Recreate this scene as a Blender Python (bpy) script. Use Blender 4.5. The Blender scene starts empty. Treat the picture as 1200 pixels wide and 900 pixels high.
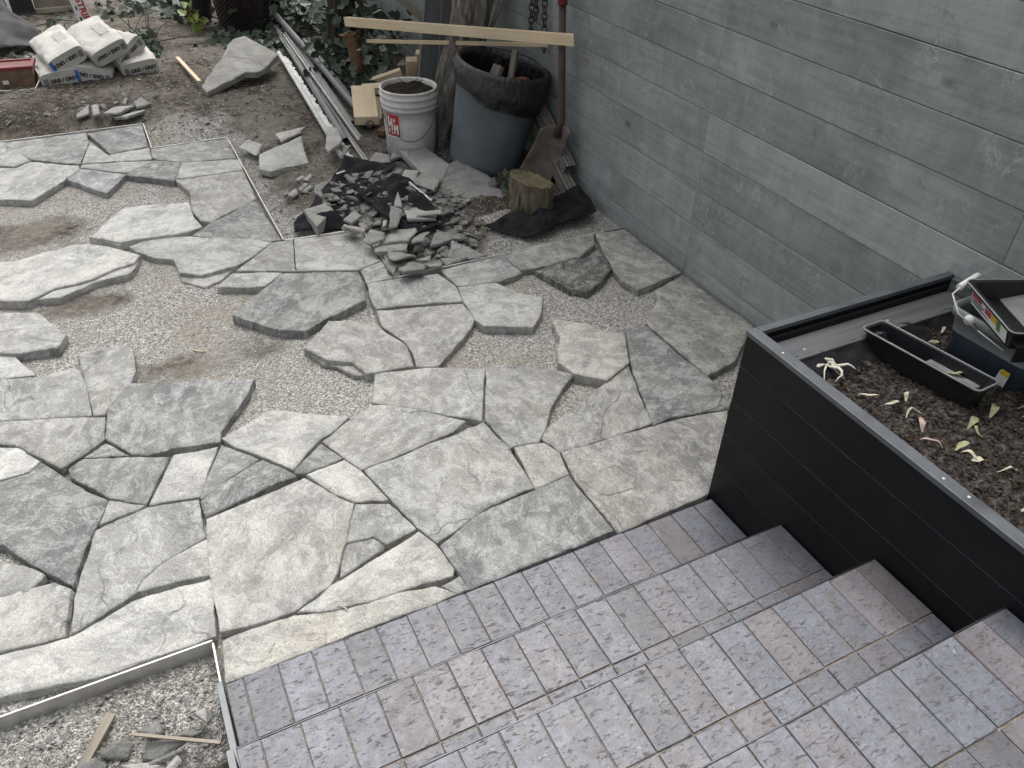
import bpy, bmesh, math, random
from mathutils import Vector, Matrix, noise, geometry
R = math.radians
scene = bpy.context.scene
col = scene.collection

# ------------------------------------------------------------------ camera
cam_data = bpy.data.cameras.new('camera')
cam_data.sensor_width = 36.0
cam_data.lens = 28.21
cam_data.clip_start = 0.02
cam_data.clip_end = 600
cam = bpy.data.objects.new('camera', cam_data)
col.objects.link(cam)
cam.matrix_world = Matrix((
    (0.895914, 0.255019, -0.363735, 0.0),
    (-0.443593, 0.557297, -0.701887, 0.0),
    (0.023714, 0.790180, 0.612415, 1.75),
    (0, 0, 0, 1)))
scene.camera = cam

# ------------------------------------------------------------------ sky, sun, exposure (soft overcast light)
SUN_EL, SUN_AZ = R(63), R(26)          # azimuth measured from +Y towards +X
world = bpy.data.worlds.new('World')
scene.world = world
world.use_nodes = True
wn = world.node_tree
wn.nodes.clear()
w_out = wn.nodes.new('ShaderNodeOutputWorld')
w_bg = wn.nodes.new('ShaderNodeBackground')
w_sky = wn.nodes.new('ShaderNodeTexSky')
w_sky.sky_type = 'NISHITA'
w_sky.sun_disc = False
w_sky.sun_elevation = SUN_EL
w_sky.sun_rotation = SUN_AZ
w_sky.air_density = 1.0
w_sky.dust_density = 6.0
w_sky.ozone_density = 1.0
w_hs = wn.nodes.new('ShaderNodeHueSaturation')
w_hs.inputs['Saturation'].default_value = 0.24
w_bg.inputs['Strength'].default_value = 0.15
wn.links.new(w_sky.outputs[0], w_hs.inputs['Color'])
wn.links.new(w_hs.outputs[0], w_bg.inputs['Color'])
wn.links.new(w_bg.outputs[0], w_out.inputs['Surface'])

sun_data = bpy.data.lights.new('sun', 'SUN')
sun_data.energy = 1.3
sun_data.angle = R(58)
sun_data.color = (1.0, 0.985, 0.96)
sun = bpy.data.objects.new('sun', sun_data)
col.objects.link(sun)
sun.location = (3, 4, 8)
_sd = Vector((math.sin(SUN_AZ) * math.cos(SUN_EL), math.cos(SUN_AZ) * math.cos(SUN_EL), math.sin(SUN_EL)))
sun.rotation_euler = _sd.to_track_quat('Z', 'Y').to_euler()

scene.render.engine = 'CYCLES'
scene.view_settings.view_transform = 'Standard'
scene.view_settings.look = 'None'
scene.view_settings.gamma = 1.0
scene.view_settings.exposure = 0.57
scene.view_settings.use_curve_mapping = False
scene.cycles.use_denoising = True

# ------------------------------------------------------------------ helpers
def tag(o, label=None, cat=None, group=None, kind=None):
    if label: o['label'] = label
    if cat: o['category'] = cat
    if group: o['group'] = group
    if kind: o['kind'] = kind
    return o

def empty(name, loc=(0, 0, 0), rot=(0, 0, 0), parent=None):
    o = bpy.data.objects.new(name, None)
    col.objects.link(o)
    o.location = loc
    o.rotation_euler = rot
    o.empty_display_size = 0.05
    if parent: o.parent = parent
    return o

def link(name, me, mat=None, parent=None, loc=None, rot=None):
    o = bpy.data.objects.new(name, me)
    col.objects.link(o)
    if mat is not None and len(me.materials) == 0: me.materials.append(mat)
    if parent: o.parent = parent
    if loc is not None: o.location = loc
    if rot is not None: o.rotation_euler = rot
    return o

def frame(d, up=(0, 0, 1)):
    d = Vector(d).normalized()
    u = Vector(up)
    if abs(d.dot(u)) > 0.97: u = Vector((0, 1, 0))
    a = d.cross(u).normalized()
    b = a.cross(d).normalized()
    return a, b, d

class MB:
    def __init__(s):
        s.v, s.f, s.sm, s.mi = [], [], [], []
    def add(s, vs, fs, smooth=False, mi=0):
        n = len(s.v)
        s.v += [tuple(p) for p in vs]
        for q in fs:
            s.f.append(tuple(i + n for i in q)); s.sm.append(smooth); s.mi.append(mi)
        return s
    def box(s, c, size, rot=None, mi=0):
        hx, hy, hz = size[0] / 2, size[1] / 2, size[2] / 2
        m = rot if rot is not None else Matrix.Identity(3)
        c = Vector(c)
        vs = [c + m @ Vector((x * hx, y * hy, z * hz)) for z in (-1, 1) for y in (-1, 1) for x in (-1, 1)]
        return s.add(vs, [(0, 2, 3, 1), (4, 5, 7, 6), (0, 1, 5, 4), (2, 6, 7, 3), (0, 4, 6, 2), (1, 3, 7, 5)], False, mi)
    def beam(s, a, b, w, h, up=(0, 0, 1), mi=0):
        a, b = Vector(a), Vector(b)
        x, z, d = frame(b - a, up)
        m = Matrix((x, d, z)).transposed()
        return s.box((a + b) / 2, (w, (b - a).length, h), m, mi)
    def tube(s, pts, rad, n=8, caps=True, mi=0, smooth=True, closed=False):
        pts = [Vector(p) for p in pts]
        if not isinstance(rad, (list, tuple)): rad = [rad] * len(pts)
        vs, fs, up = [], [], None
        L = len(pts)
        for i, p in enumerate(pts):
            d = (pts[(i + 1) % L] - pts[i - 1]) if closed else pts[min(i + 1, L - 1)] - pts[max(i - 1, 0)]
            if d.length < 1e-9: d = Vector((0, 0, 1))
            if up is None: a, b, d = frame(d)
            else:
                d.normalize(); a = d.cross(up)
                a = a.normalized() if a.length > 1e-6 else frame(d)[0]
                b = a.cross(d).normalized()
            up = b
            for k in range(n):
                t = 2 * math.pi * k / n
                vs.append(p + (a * math.cos(t) + b * math.sin(t)) * rad[i])
        for i in range(L if closed else L - 1):
            j = (i + 1) % L
            for k in range(n):
                fs.append((i * n + k, i * n + (k + 1) % n, j * n + (k + 1) % n, j * n + k))
        s.add(vs, fs, smooth, mi)
        if caps and not closed:
            o = len(s.v) - len(vs)
            s.f.append(tuple(o + k for k in reversed(range(n)))); s.sm.append(False); s.mi.append(mi)
            s.f.append(tuple(o + (L - 1) * n + k for k in range(n))); s.sm.append(False); s.mi.append(mi)
        return s
    def lathe(s, prof, n=32, c=(0, 0, 0), mi=0, smooth=True):
        vs, fs = [], []
        for r, z in prof:
            for k in range(n):
                t = 2 * math.pi * k / n
                vs.append((c[0] + r * math.cos(t), c[1] + r * math.sin(t), c[2] + z))
        for i in range(len(prof) - 1):
            for k in range(n):
                fs.append((i * n + k, i * n + (k + 1) % n, (i + 1) * n + (k + 1) % n, (i + 1) * n + k))
        return s.add(vs, fs, smooth, mi)
    def mesh(s, name, bevel=0, seg=2):
        me = bpy.data.meshes.new(name)
        me.from_pydata(s.v, [], s.f)
        me.polygons.foreach_set('use_smooth', s.sm)
        me.polygons.foreach_set('material_index', s.mi)
        bm = bmesh.new(); bm.from_mesh(me)
        bmesh.ops.recalc_face_normals(bm, faces=bm.faces)
        if bevel:
            ed = [e for e in bm.edges if len(e.link_faces) == 2 and e.calc_face_angle(0) > 0.6]
            bmesh.ops.bevel(bm, geom=ed, offset=bevel, segments=seg, affect='EDGES', profile=0.6)
        bm.to_mesh(me); bm.free()
        me.update()
        return me
    def build(s, name, mat, parent=None, bevel=0, loc=None, rot=None, seg=2):
        me = s.mesh(name, bevel, seg)
        for m in (mat if isinstance(mat, (list, tuple)) else [mat]): me.materials.append(m)
        return link(name, me, None, parent, loc, rot)

def text_mesh(body, size, mat, parent, mw, name='lettering', bold=0.0):
    cu = bpy.data.curves.new('txt', 'FONT')
    cu.body = body; cu.size = size; cu.align_x = 'CENTER'; cu.align_y = 'CENTER'; cu.offset = bold
    t = bpy.data.objects.new('txt', cu); col.objects.link(t)
    dg = bpy.context.evaluated_depsgraph_get()
    me = bpy.data.meshes.new_from_object(t.evaluated_get(dg))
    bpy.data.objects.remove(t); bpy.data.curves.remove(cu)
    me.transform(mw)
    me.materials.clear(); me.materials.append(mat)
    return link(name, me, None, parent)

def fbm(x, y, z, o=4, lac=2.0, g=0.5):
    a, s = 1.0, 0.0
    for _ in range(o):
        s += a * noise.noise(Vector((x, y, z))); x *= lac; y *= lac; z *= lac; a *= g
    return s

def inside(p, poly):
    x, y = p; c = False; j = len(poly) - 1
    for i in range(len(poly)):
        xi, yi = poly[i][0], poly[i][1]; xj, yj = poly[j][0], poly[j][1]
        if (yi > y) != (yj > y) and x < (xj - xi) * (y - yi) / (yj - yi) + xi: c = not c
        j = i
    return c

def seg_dist(p, poly):
    best = 1e9
    for i in range(len(poly)):
        a = Vector(poly[i - 1][:2]); b = Vector(poly[i][:2]); q = Vector(p)
        t = max(0, min(1, (q - a).dot(b - a) / max(1e-9, (b - a).length_squared)))
        best = min(best, (q - a - (b - a) * t).length)
    return best

# ------------------------------------------------------------------ material helpers
class NT:
    def __init__(s, name):
        s.m = bpy.data.materials.new(name); s.m.use_nodes = True
        s.t = s.m.node_tree; s.t.nodes.clear()
        s.out = s.t.nodes.new('ShaderNodeOutputMaterial')
        s.b = s.t.nodes.new('ShaderNodeBsdfPrincipled')
        s.t.links.new(s.b.outputs[0], s.out.inputs['Surface'])
        s.tc = s.t.nodes.new('ShaderNodeTexCoord')
        s.co = s.tc.outputs['Object']
    def n(s, typ, **kw):
        d = s.t.nodes.new(typ)
        for k, v in kw.items(): setattr(d, k, v)
        return d
    def put(s, sock, v):
        if isinstance(v, (int, float)): sock.default_value = v
        elif isinstance(v, (tuple, list)): sock.default_value = (*v, 1) if len(v) == 3 and sock.type == 'RGBA' else v
        else: s.t.links.new(v, sock)
    def vec(s, scale=(1, 1, 1), co=None, loc=None):
        m = s.n('ShaderNodeMapping'); s.put(m.inputs['Vector'], co or s.co)
        m.inputs['Scale'].default_value = scale
        if loc is not None: s.put(m.inputs['Location'], loc)
        return m.outputs[0]
    def noise(s, scale, detail=4, rough=0.55, co=None, dist=0.0):
        d = s.n('ShaderNodeTexNoise'); s.put(d.inputs['Vector'], co or s.co)
        d.inputs['Scale'].default_value = scale; d.inputs['Detail'].default_value = detail
        d.inputs['Roughness'].default_value = rough; d.inputs['Distortion'].default_value = dist
        return d.outputs['Fac']
    def vor(s, scale, feature='F1', out='Distance', co=None, rnd=1.0):
        d = s.n('ShaderNodeTexVoronoi', feature=feature); s.put(d.inputs['Vector'], co or s.co)
        d.inputs['Scale'].default_value = scale; d.inputs['Randomness'].default_value = rnd
        return d.outputs[out]
    def ramp(s, fac, stops, interp='LINEAR'):
        d = s.n('ShaderNodeValToRGB'); s.put(d.inputs[0], fac); d.color_ramp.interpolation = interp
        e = d.color_ramp.elements
        while len(e) < len(stops): e.new(0.5)
        for i, (p, c) in enumerate(stops):
            e[i].position = p
            e[i].color = (c, c, c, 1) if isinstance(c, (int, float)) else (*c, 1)
        return d.outputs[0]
    def mix(s, fac, a, b, mode='MIX'):
        d = s.n('ShaderNodeMix', data_type='RGBA', blend_type=mode)
        s.put(d.inputs[0], fac)
        for k, v in ((6, a), (7, b)):
            s.put(d.inputs[k], (v, v, v) if isinstance(v, (int, float)) else v)
        return d.outputs[2]
    def math(s, op, a, b=0.0, clamp=False):
        d = s.n('ShaderNodeMath', operation=op, use_clamp=clamp); s.put(d.inputs[0], a); s.put(d.inputs[1], b)
        return d.outputs[0]
    def bump(s, h, strength=0.3, dist=0.01, prev=None):
        d = s.n('ShaderNodeBump'); s.put(d.inputs['Height'], h)
        d.inputs['Strength'].default_value = strength; d.inputs['Distance'].default_value = dist
        if prev is not None: s.t.links.new(prev, d.inputs['Normal'])
        return d.outputs[0]
    def info(s, out):
        return s.n('ShaderNodeObjectInfo').outputs[out]
    def rnd_co(s, k=31.0):
        a = s.n('ShaderNodeVectorMath', operation='ADD'); s.put(a.inputs[0], s.co)
        s.put(a.inputs[1], s.math('MULTIPLY', s.info('Random'), k))
        s.co = a.outputs[0]
        return s.co
    def done(s, color=None, rough=0.8, normal=None, **kw):
        if color is not None: s.put(s.b.inputs['Base Color'], color)
        s.put(s.b.inputs['Roughness'], rough)
        if normal is not None: s.t.links.new(normal, s.b.inputs['Normal'])
        for k, v in kw.items(): s.put(s.b.inputs[k.replace('_', ' ')], v)
        return s.m

def simple(name, c, rough=0.7, var=0.15, scale=8, bump=0.1, bscale=60, metal=0.0, spec=0.5, rnd=True):
    n = NT(name)
    if rnd: n.rnd_co()
    f = n.noise(scale, 6, 0.6)
    cc = n.mix(n.ramp(f, [(0.3, 0), (0.7, 1)]), tuple(v * (1 - var) for v in c), tuple(min(1, v * (1 + var)) for v in c))
    nb = n.bump(n.noise(bscale, 5, 0.6), bump, 0.005) if bump else None
    return n.done(cc, rough, nb, Metallic=metal, Specular_IOR_Level=spec)

# ------------------------------------------------------------------ materials
def m_stone(name='flagstone', K=1.0):
    n = NT(name)
    vr = n.n('ShaderNodeVectorRotate', rotation_type='Z_AXIS'); n.put(vr.inputs['Vector'], n.co)
    n.put(vr.inputs['Angle'], n.math('MULTIPLY', n.info('Random'), 6.28))
    n.co = vr.outputs[0]
    n.rnd_co(40)
    iso = n.co
    ani = n.vec((1.0, 1.35, 1.0))
    tone = n.info('Color')
    mul = lambda k: n.mix(1.0, tone, k, 'MULTIPLY')
    big = n.ramp(n.noise(4.2, 8, 0.66, co=ani, dist=0.6), [(0.34, 0), (0.66, 1)])
    c = n.mix(big, mul((0.66, 0.67, 0.69)), mul((1.20, 1.20, 1.17)))
    mid = n.ramp(n.noise(13, 10, 0.74, co=ani, dist=0.5), [(0.48, 0), (0.57, 1)])
    c = n.mix(n.math('MULTIPLY', mid, 0.50 * K), c, n.mix(0.5, (0.56, 0.56, 0.545), mul((1.5, 1.5, 1.48))))
    dk = n.ramp(n.noise(11, 9, 0.75, co=n.vec((1, 1.2, 1), loc=(7, 3, 1)), dist=0.8), [(0.535, 0), (0.60, 1)])
    c = n.mix(n.math('MULTIPLY', dk, 0.50 * K), c, mul((0.48, 0.49, 0.51)))
    warm = n.ramp(n.noise(2.6, 6, 0.65, co=n.vec((1, 1, 1), loc=(3, 9, 2))), [(0.48, 0), (0.72, 1)])
    c = n.mix(n.math('MULTIPLY', warm, 0.34), c, n.mix(1.0, c, (1.05, 0.985, 0.83), 'MULTIPLY'))
    # flaked pits and patches of fresh surface
    pit = n.ramp(n.noise(34, 7, 0.78, co=ani, dist=0.6), [(0.56, 0), (0.66, 1)])
    c = n.mix(n.math('MULTIPLY', pit, 0.42 * K), c, (0.60, 0.595, 0.575))
    pd = n.ramp(n.noise(40, 7, 0.78, co=n.vec((1, 1.2, 1), loc=(2, 6, 4)), dist=0.6), [(0.57, 0), (0.64, 1)])
    c = n.mix(n.math('MULTIPLY', pd, 0.52 * K), c, mul((0.42, 0.43, 0.44)))
    scr = n.ramp(n.math('ABSOLUTE', n.math('SUBTRACT', n.noise(5.5, 6, 0.65, co=n.vec((1, 1, 1), loc=(1, 4, 8)), dist=0.8), 0.5)), [(0.0, 1), (0.012, 0)])
    c = n.mix(n.math('MULTIPLY', scr, 0.30 * K), c, (0.62, 0.62, 0.60))
    # split ledges: a thin dark line where one lamina ends
    led = n.noise(2.2, 3, 0.5, co=n.vec((1, 1.7, 1), loc=(11, 2, 3)), dist=0.25)
    lm = n.ramp(n.noise(2.0, 2, 0.5, co=n.vec((1, 1, 1), loc=(5, 15, 3))), [(0.50, 0), (0.56, 1)])
    lin = n.math('MULTIPLY', n.ramp(n.math('ABSOLUTE', n.math('SUBTRACT', led, 0.56)), [(0.0, 1), (0.0055, 0)]), lm)
    c = n.mix(n.math('MULTIPLY', lin, 0.20 * K), c, mul((0.25, 0.25, 0.26)))
    sp = n.ramp(n.noise(210, 3, 0.6, co=iso), [(0.36, 0.80), (0.62, 1.15)])
    c = n.mix(1.0, c, sp, 'MULTIPLY')
    step = n.math('MULTIPLY', n.ramp(led, [(0.555, 0), (0.565, 1)]), lm)
    b = n.bump(step, 0.8, 0.006)
    b = n.bump(n.noise(20, 9, 0.68, co=ani, dist=0.7), 0.75, 0.012, b)
    b = n.bump(n.noise(95, 6, 0.7), 0.5, 0.004, b)
    return n.done(c, 0.80, b, Specular_IOR_Level=0.35)

def m_ground():
    n = NT('gravel_and_soil')
    soil = n.n('ShaderNodeAttribute', attribute_name='soil').outputs['Fac']
    cell = n.vor(200, out='Color')
    sep = n.n('ShaderNodeSeparateColor'); n.put(sep.inputs[0], cell)
    g = n.ramp(sep.outputs[0], [(0.0, (0.11, 0.107, 0.098)), (0.35, (0.26, 0.253, 0.233)), (0.7, (0.385, 0.375, 0.348)), (1.0, (0.60, 0.585, 0.545))])
    fine = n.ramp(n.noise(420, 3, 0.6), [(0.3, 0.7), (0.7, 1.25)])
    g = n.mix(1.0, g, fine, 'MULTIPLY')
    tanm = n.ramp(n.noise(2.8, 9, 0.72, dist=0.6), [(0.46, 0), (0.62, 1)])
    tan = n.mix(n.ramp(n.noise(60, 6, 0.7), [(0.3, 0), (0.7, 1)]), (0.155, 0.130, 0.098), (0.37, 0.335, 0.28))
    g = n.mix(n.math('MULTIPLY', tanm, 0.62), g, tan)
    s1 = n.ramp(n.noise(26, 8, 0.68), [(0.34, (0.026, 0.021, 0.017)), (0.50, (0.080, 0.067, 0.053)), (0.66, (0.22, 0.195, 0.160))])
    s2 = n.mix(n.ramp(n.noise(3.0, 6, 0.6), [(0.4, 0), (0.65, 1)]), s1, n.mix(0.6, s1, (0.27, 0.25, 0.215)))
    sk = n.ramp(n.noise(190, 2, 0.5), [(0.66, 0), (0.72, 1)])
    s2 = n.mix(n.math('MULTIPLY', sk, 0.6), s2, (0.40, 0.38, 0.33))
    dmp = n.n('ShaderNodeAttribute', attribute_name='damp').outputs['Fac']
    s2 = n.mix(n.math('MULTIPLY', dmp, n.ramp(n.noise(9, 6, 0.65), [(0.3, 0.55), (0.6, 1)])), s2, n.mix(1.0, s2, (0.30, 0.27, 0.24), 'MULTIPLY'))
    brk = n.math('ADD', soil, n.math('MULTIPLY', n.math('SUBTRACT', n.noise(7, 6, 0.65), 0.5), 0.9))
    c = n.mix(n.ramp(brk, [(0.35, 0), (0.62, 1)]), g, s2)
    b = n.bump(n.vor(210), 0.9, 0.004)
    b = n.bump(n.noise(60, 6, 0.65), 0.6, 0.008, b)
    return n.done(c, 0.95, b, Specular_IOR_Level=0.2)

def m_chip():
    n = NT('gravel_chip')
    r = n.vor(90, out='Color')
    sep = n.n('ShaderNodeSeparateColor'); n.put(sep.inputs[0], r)
    c = n.ramp(sep.outputs[0], [(0.0, (0.13, 0.127, 0.118)), (0.5, (0.285, 0.276, 0.252)), (1.0, (0.54, 0.525, 0.487))])
    return n.done(c, 0.9)

def m_board():
    n = NT('weathered_grey_board')
    a = n.n('ShaderNodeVectorMath', operation='ADD'); n.put(a.inputs[0], n.tc.outputs['Object'])
    n.put(a.inputs[1], n.math('MULTIPLY', n.info('Random'), 60)); n.co = a.outputs[0]
    base = n.ramp(n.info('Random'), [(0.0, (0.240, 0.256, 0.250)), (1.0, (0.325, 0.342, 0.334))])
    big = n.ramp(n.noise(1.8, 6, 0.58, dist=0.6), [(0.34, 0.80), (0.66, 1.16)])
    c = n.mix(1.0, base, big, 'MULTIPLY')
    st = n.ramp(n.noise(1.0, 8, 0.7, co=n.vec((6, 18, 5)), dist=0.7), [(0.36, 0.86), (0.64, 1.10)])
    c = n.mix(0.75, c, st, 'MULTIPLY')
    hz = n.ramp(n.noise(1.0, 6, 0.65, co=n.vec((6, 3, 46)), dist=0.5), [(0.38, 0.80), (0.62, 1.10)])
    c = n.mix(0.7, c, hz, 'MULTIPLY')
    pale = n.ramp(n.noise(3.6, 8, 0.68, dist=0.9), [(0.52, 0), (0.68, 1)])
    c = n.mix(n.math('MULTIPLY', pale, 0.38), c, (0.40, 0.42, 0.418))
    drk = n.ramp(n.noise(6.5, 9, 0.76, co=n.vec((1, 1.3, 1), loc=(3, 8, 2)), dist=0.9), [(0.57, 0), (0.68, 1)])
    c = n.mix(n.math('MULTIPLY', drk, 0.44), c, (0.115, 0.122, 0.118))
    band = n.math('ABSOLUTE', n.math('SUBTRACT', n.noise(11, 4, 0.6, dist=1.4), 0.5))
    msk = n.ramp(n.noise(5.5, 4, 0.6, co=n.vec((1, 1, 1), loc=(5, 5, 5))), [(0.54, 0), (0.60, 1)])
    sq = n.math('MULTIPLY', n.ramp(band, [(0, 1), (0.020, 0)]), msk)
    c = n.mix(n.math('MULTIPLY', sq, 0.62), c, (0.50, 0.52, 0.515))
    kn = n.ramp(n.vor(3.4, co=n.vec((0.4, 0.9, 1.6))), [(0.035, 1), (0.10, 0)])
    c = n.mix(n.math('MULTIPLY', kn, 0.75), c, (0.085, 0.09, 0.09))
    pk = n.ramp(n.noise(75, 5, 0.7), [(0.66, 0), (0.72, 1)])
    c = n.mix(n.math('MULTIPLY', pk, 0.55), c, (0.09, 0.095, 0.093))
    b = n.bump(n.noise(1.0, 7, 0.65, co=n.vec((30, 60, 20))), 0.30, 0.003)
    b = n.bump(n.noise(7, 7, 0.62, dist=1.0), 0.45, 0.010, b)
    b = n.bump(kn, -0.6, 0.005, b)
    return n.done(c, 0.58, b, Specular_IOR_Level=0.45)

def m_paver():
    n = NT('clay_paver'); n.rnd_co(50)
    tone = n.info('Color')
    c = n.mix(n.ramp(n.noise(16, 8, 0.7), [(0.34, 0), (0.66, 1)]), n.mix(1.0, tone, (0.76, 0.75, 0.76), 'MULTIPLY'), n.mix(1.0, tone, (1.22, 1.22, 1.22), 'MULTIPLY'))
    fine = n.ramp(n.noise(170, 4, 0.65), [(0.35, 0.80), (0.65, 1.18)])
    c = n.mix(1.0, c, fine, 'MULTIPLY')
    marks = n.ramp(n.noise(1.0, 4, 0.6, co=n.vec((46, 135, 40)), dist=0.9), [(0.565, 0), (0.615, 1)])
    c = n.mix(n.math('MULTIPLY', marks, 0.75), c, (0.050, 0.040, 0.037))
    br = n.ramp(n.noise(26, 7, 0.72, co=n.vec((1, 1, 1), loc=(4, 2, 9))), [(0.54, 0), (0.64, 1)])
    c = n.mix(n.math('MULTIPLY', br, 0.62), c, (0.100, 0.078, 0.066))
    wh = n.ramp(n.noise(80, 6, 0.72), [(0.60, 0), (0.67, 1)])
    wm = n.ramp(n.noise(7, 5, 0.65, co=n.vec((1, 1, 1), loc=(2, 7, 5))), [(0.52, 0), (0.62, 1)])
    c = n.mix(n.math('MULTIPLY', n.math('MULTIPLY', wh, wm), 0.45), c, (0.55, 0.56, 0.58))
    b = n.bump(marks, -0.45, 0.002)
    b = n.bump(n.noise(70, 7, 0.7), 0.38, 0.003, b)
    rg = n.math('ADD', n.ramp(n.noise(40, 6, 0.65), [(0.3, 0.34), (0.7, 0.55)]), n.math('MULTIPLY', marks, 0.25))
    return n.done(c, rg, b, Specular_IOR_Level=0.62, IOR=1.5)

def m_wood(name, light, dark, along=(0, 1, 0), scale=1.0, rough=0.65):
    n = NT(name); n.rnd_co(20)
    sc = tuple((3 if a else 55) * scale for a in along)
    g = n.ramp(n.noise(1.0, 6, 0.6, co=n.vec(sc), dist=0.6), [(0.3, 0), (0.7, 1)])
    c = n.mix(g, dark, light)
    c = n.mix(0.5, c, n.ramp(n.noise(5, 5, 0.6), [(0.3, 0.8), (0.7, 1.1)]), 'MULTIPLY')
    return n.done(c, rough, n.bump(g, 0.2, 0.002))

def m_bark(name, c0, c1, c2, s=1.0):
    n = NT(name); n.rnd_co(10)
    f = n.noise(1.0, 8, 0.7, co=n.vec((42 * s, 42 * s, 7 * s)), dist=0.8)
    c = n.ramp(f, [(0.32, c0), (0.5, c1), (0.68, c2)])
    return n.done(c, 0.95, n.bump(f, 1.0, 0.02), Specular_IOR_Level=0.15)

def m_leaf(name, c0, c1):
    n = NT(name)
    r = n.info('Random')
    f = n.math('FRACT', n.math('ADD', r, n.math('MULTIPLY', n.noise(9, 2), 2.0)))
    c = n.ramp(f, [(0.0, c0), (1.0, c1)])
    return n.done(c, 0.5, None)

def m_plastic_film():
    n = NT('black_plastic_film')
    b = n.bump(n.noise(1, 5, 0.6, co=n.vec((38, 38, 9)), dist=1.0), 0.8, 0.012)
    return n.done((0.010, 0.010, 0.011), 0.22, b, Specular_IOR_Level=0.8)

M = {}
M['stone'] = m_stone(); M['shard'] = m_stone('broken_stone', 0.35); M['ground'] = m_ground(); M['chip'] = m_chip(); M['board'] = m_board(); M['paver'] = m_paver()
M['edging'] = simple('aluminium_edging', (0.55, 0.54, 0.51), 0.45, 0.2, 20, 0.15, 80, 0.6)
M['joint'] = simple('joint_sand', (0.20, 0.17, 0.14), 0.95, 0.4, 60, 0.6, 200)
M['concrete'] = simple('step_concrete', (0.22, 0.22, 0.21), 0.9, 0.2, 12, 0.4, 60)
M['nosing'] = simple('nosing_metal', (0.06, 0.062, 0.068), 0.32, 0.3, 14, 0.15, 50, 0.8)
M['sideplate'] = simple('side_plate_metal', (0.20, 0.215, 0.215), 0.5, 0.2, 14, 0.2, 40)
M['black'] = simple('black_painted_board', (0.0085, 0.0100, 0.0104), 0.44, 0.4, 5, 0.14, 90, 0, 0.16)
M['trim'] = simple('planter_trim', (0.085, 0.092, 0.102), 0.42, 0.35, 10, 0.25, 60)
M['ledger'] = m_wood('grey_stained_ledger', (0.12, 0.125, 0.13), (0.055, 0.058, 0.062), (1, 0, 0), 0.6)
M['fabric'] = simple('landscape_fabric', (0.012, 0.012, 0.014), 0.85, 0.4, 30, 0.5, 220, 0, 0.25)
M['mulch'] = None
M['pine'] = m_wood('pine_lumber', (0.72, 0.60, 0.42), (0.60, 0.47, 0.30), (0, 1, 0))
M['pine_end'] = simple('pine_end_grain', (0.42, 0.28, 0.14), 0.8, 0.25, 30, 0.3, 90)
M['oldwood'] = m_wood('old_grey_wood', (0.34, 0.30, 0.24), (0.16, 0.135, 0.10), (0, 1, 0))
M['darkboard'] = m_wood('dark_grey_composite', (0.20, 0.205, 0.21), (0.14, 0.145, 0.15), (0, 1, 0))
M['rust'] = simple('rusty_iron', (0.17, 0.095, 0.048), 0.9, 0.5, 18, 0.7, 60)
M['rustdark'] = simple('rust_dark_handle', (0.075, 0.042, 0.034), 0.75, 0.4, 12, 0.3, 60)
M['redpaint'] = simple('red_paint', (0.20, 0.03, 0.035), 0.55, 0.25, 12, 0.2, 60)
M['bark'] = m_bark('twisted_bark', (0.045, 0.040, 0.034), (0.19, 0.17, 0.145), (0.38, 0.35, 0.31), 0.8)
M['bark_brown'] = m_bark('ivy_trunk_bark', (0.020, 0.015, 0.010), (0.060, 0.044, 0.030), (0.11, 0.085, 0.06))
M['stump'] = m_bark('rotten_stump', (0.045, 0.036, 0.026), (0.165, 0.135, 0.095), (0.33, 0.285, 0.215), 1.0)
M['moss'] = simple('mossy_cut_wood', (0.13, 0.11, 0.065), 0.95, 0.5, 20, 0.6, 70)
M['can'] = simple('grey_blue_plastic', (0.108, 0.130, 0.139), 0.72, 0.28, 5, 0.15, 30)
M['film'] = m_plastic_film()
M['bucketwhite'] = simple('dirty_white_plastic', (0.60, 0.59, 0.56), 0.5, 0.25, 9, 0.1, 30)
M['labelred'] = simple('label_red', (0.45, 0.03, 0.03), 0.5, 0.08, 8, 0)
M['labelwhite'] = simple('label_white', (0.75, 0.75, 0.73), 0.55, 0.05, 8, 0)
M['ink'] = simple('black_ink', (0.02, 0.02, 0.022), 0.7, 0.1, 8, 0)
M['inkgrey'] = simple('grey_ink', (0.20, 0.20, 0.20), 0.7, 0.5, 130, 0)
M['inkpale'] = simple('pale_print', (0.43, 0.42, 0.39), 0.7, 0.3, 90, 0)
M['inkblue'] = simple('blue_print', (0.05, 0.20, 0.48), 0.6, 0.2, 12, 0)
M['inkgreen'] = simple('green_print', (0.10, 0.25, 0.04), 0.6, 0.2, 12, 0)
M['inkyellow'] = simple('yellow_print', (0.60, 0.42, 0.03), 0.6, 0.2, 12, 0)
M['wire'] = simple('steel_wire', (0.10, 0.10, 0.10), 0.5, 0.2, 20, 0, 50, 0.7)
M['soil'] = simple('dark_soil', (0.032, 0.025, 0.019), 0.98, 0.6, 40, 1.0, 90, 0, 0.15)
M['pvc'] = simple('grey_conduit', (0.15, 0.152, 0.15), 0.5, 0.18, 10, 0.05, 40)
M['alu'] = simple('pale_aluminium', (0.42, 0.42, 0.40), 0.42, 0.2, 14, 0.1, 40, 0.4)
M['whitevinyl'] = simple('white_vinyl', (0.62, 0.62, 0.58), 0.5, 0.2, 20, 0.1, 50)
M['hole'] = simple('dark_inside', (0.006, 0.006, 0.006), 0.95, 0.1, 8, 0)
M['bag'] = simple('white_paper_sack', (0.54, 0.525, 0.48), 0.75, 0.17, 11, 0.7, 22)
M['bintub'] = simple('dusty_clear_tub', (0.20, 0.13, 0.085), 0.4, 0.45, 14, 0.1, 30)
M['binlid'] = simple('dusty_red_lid', (0.17, 0.062, 0.055), 0.6, 0.35, 10, 0.2, 40)
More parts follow.
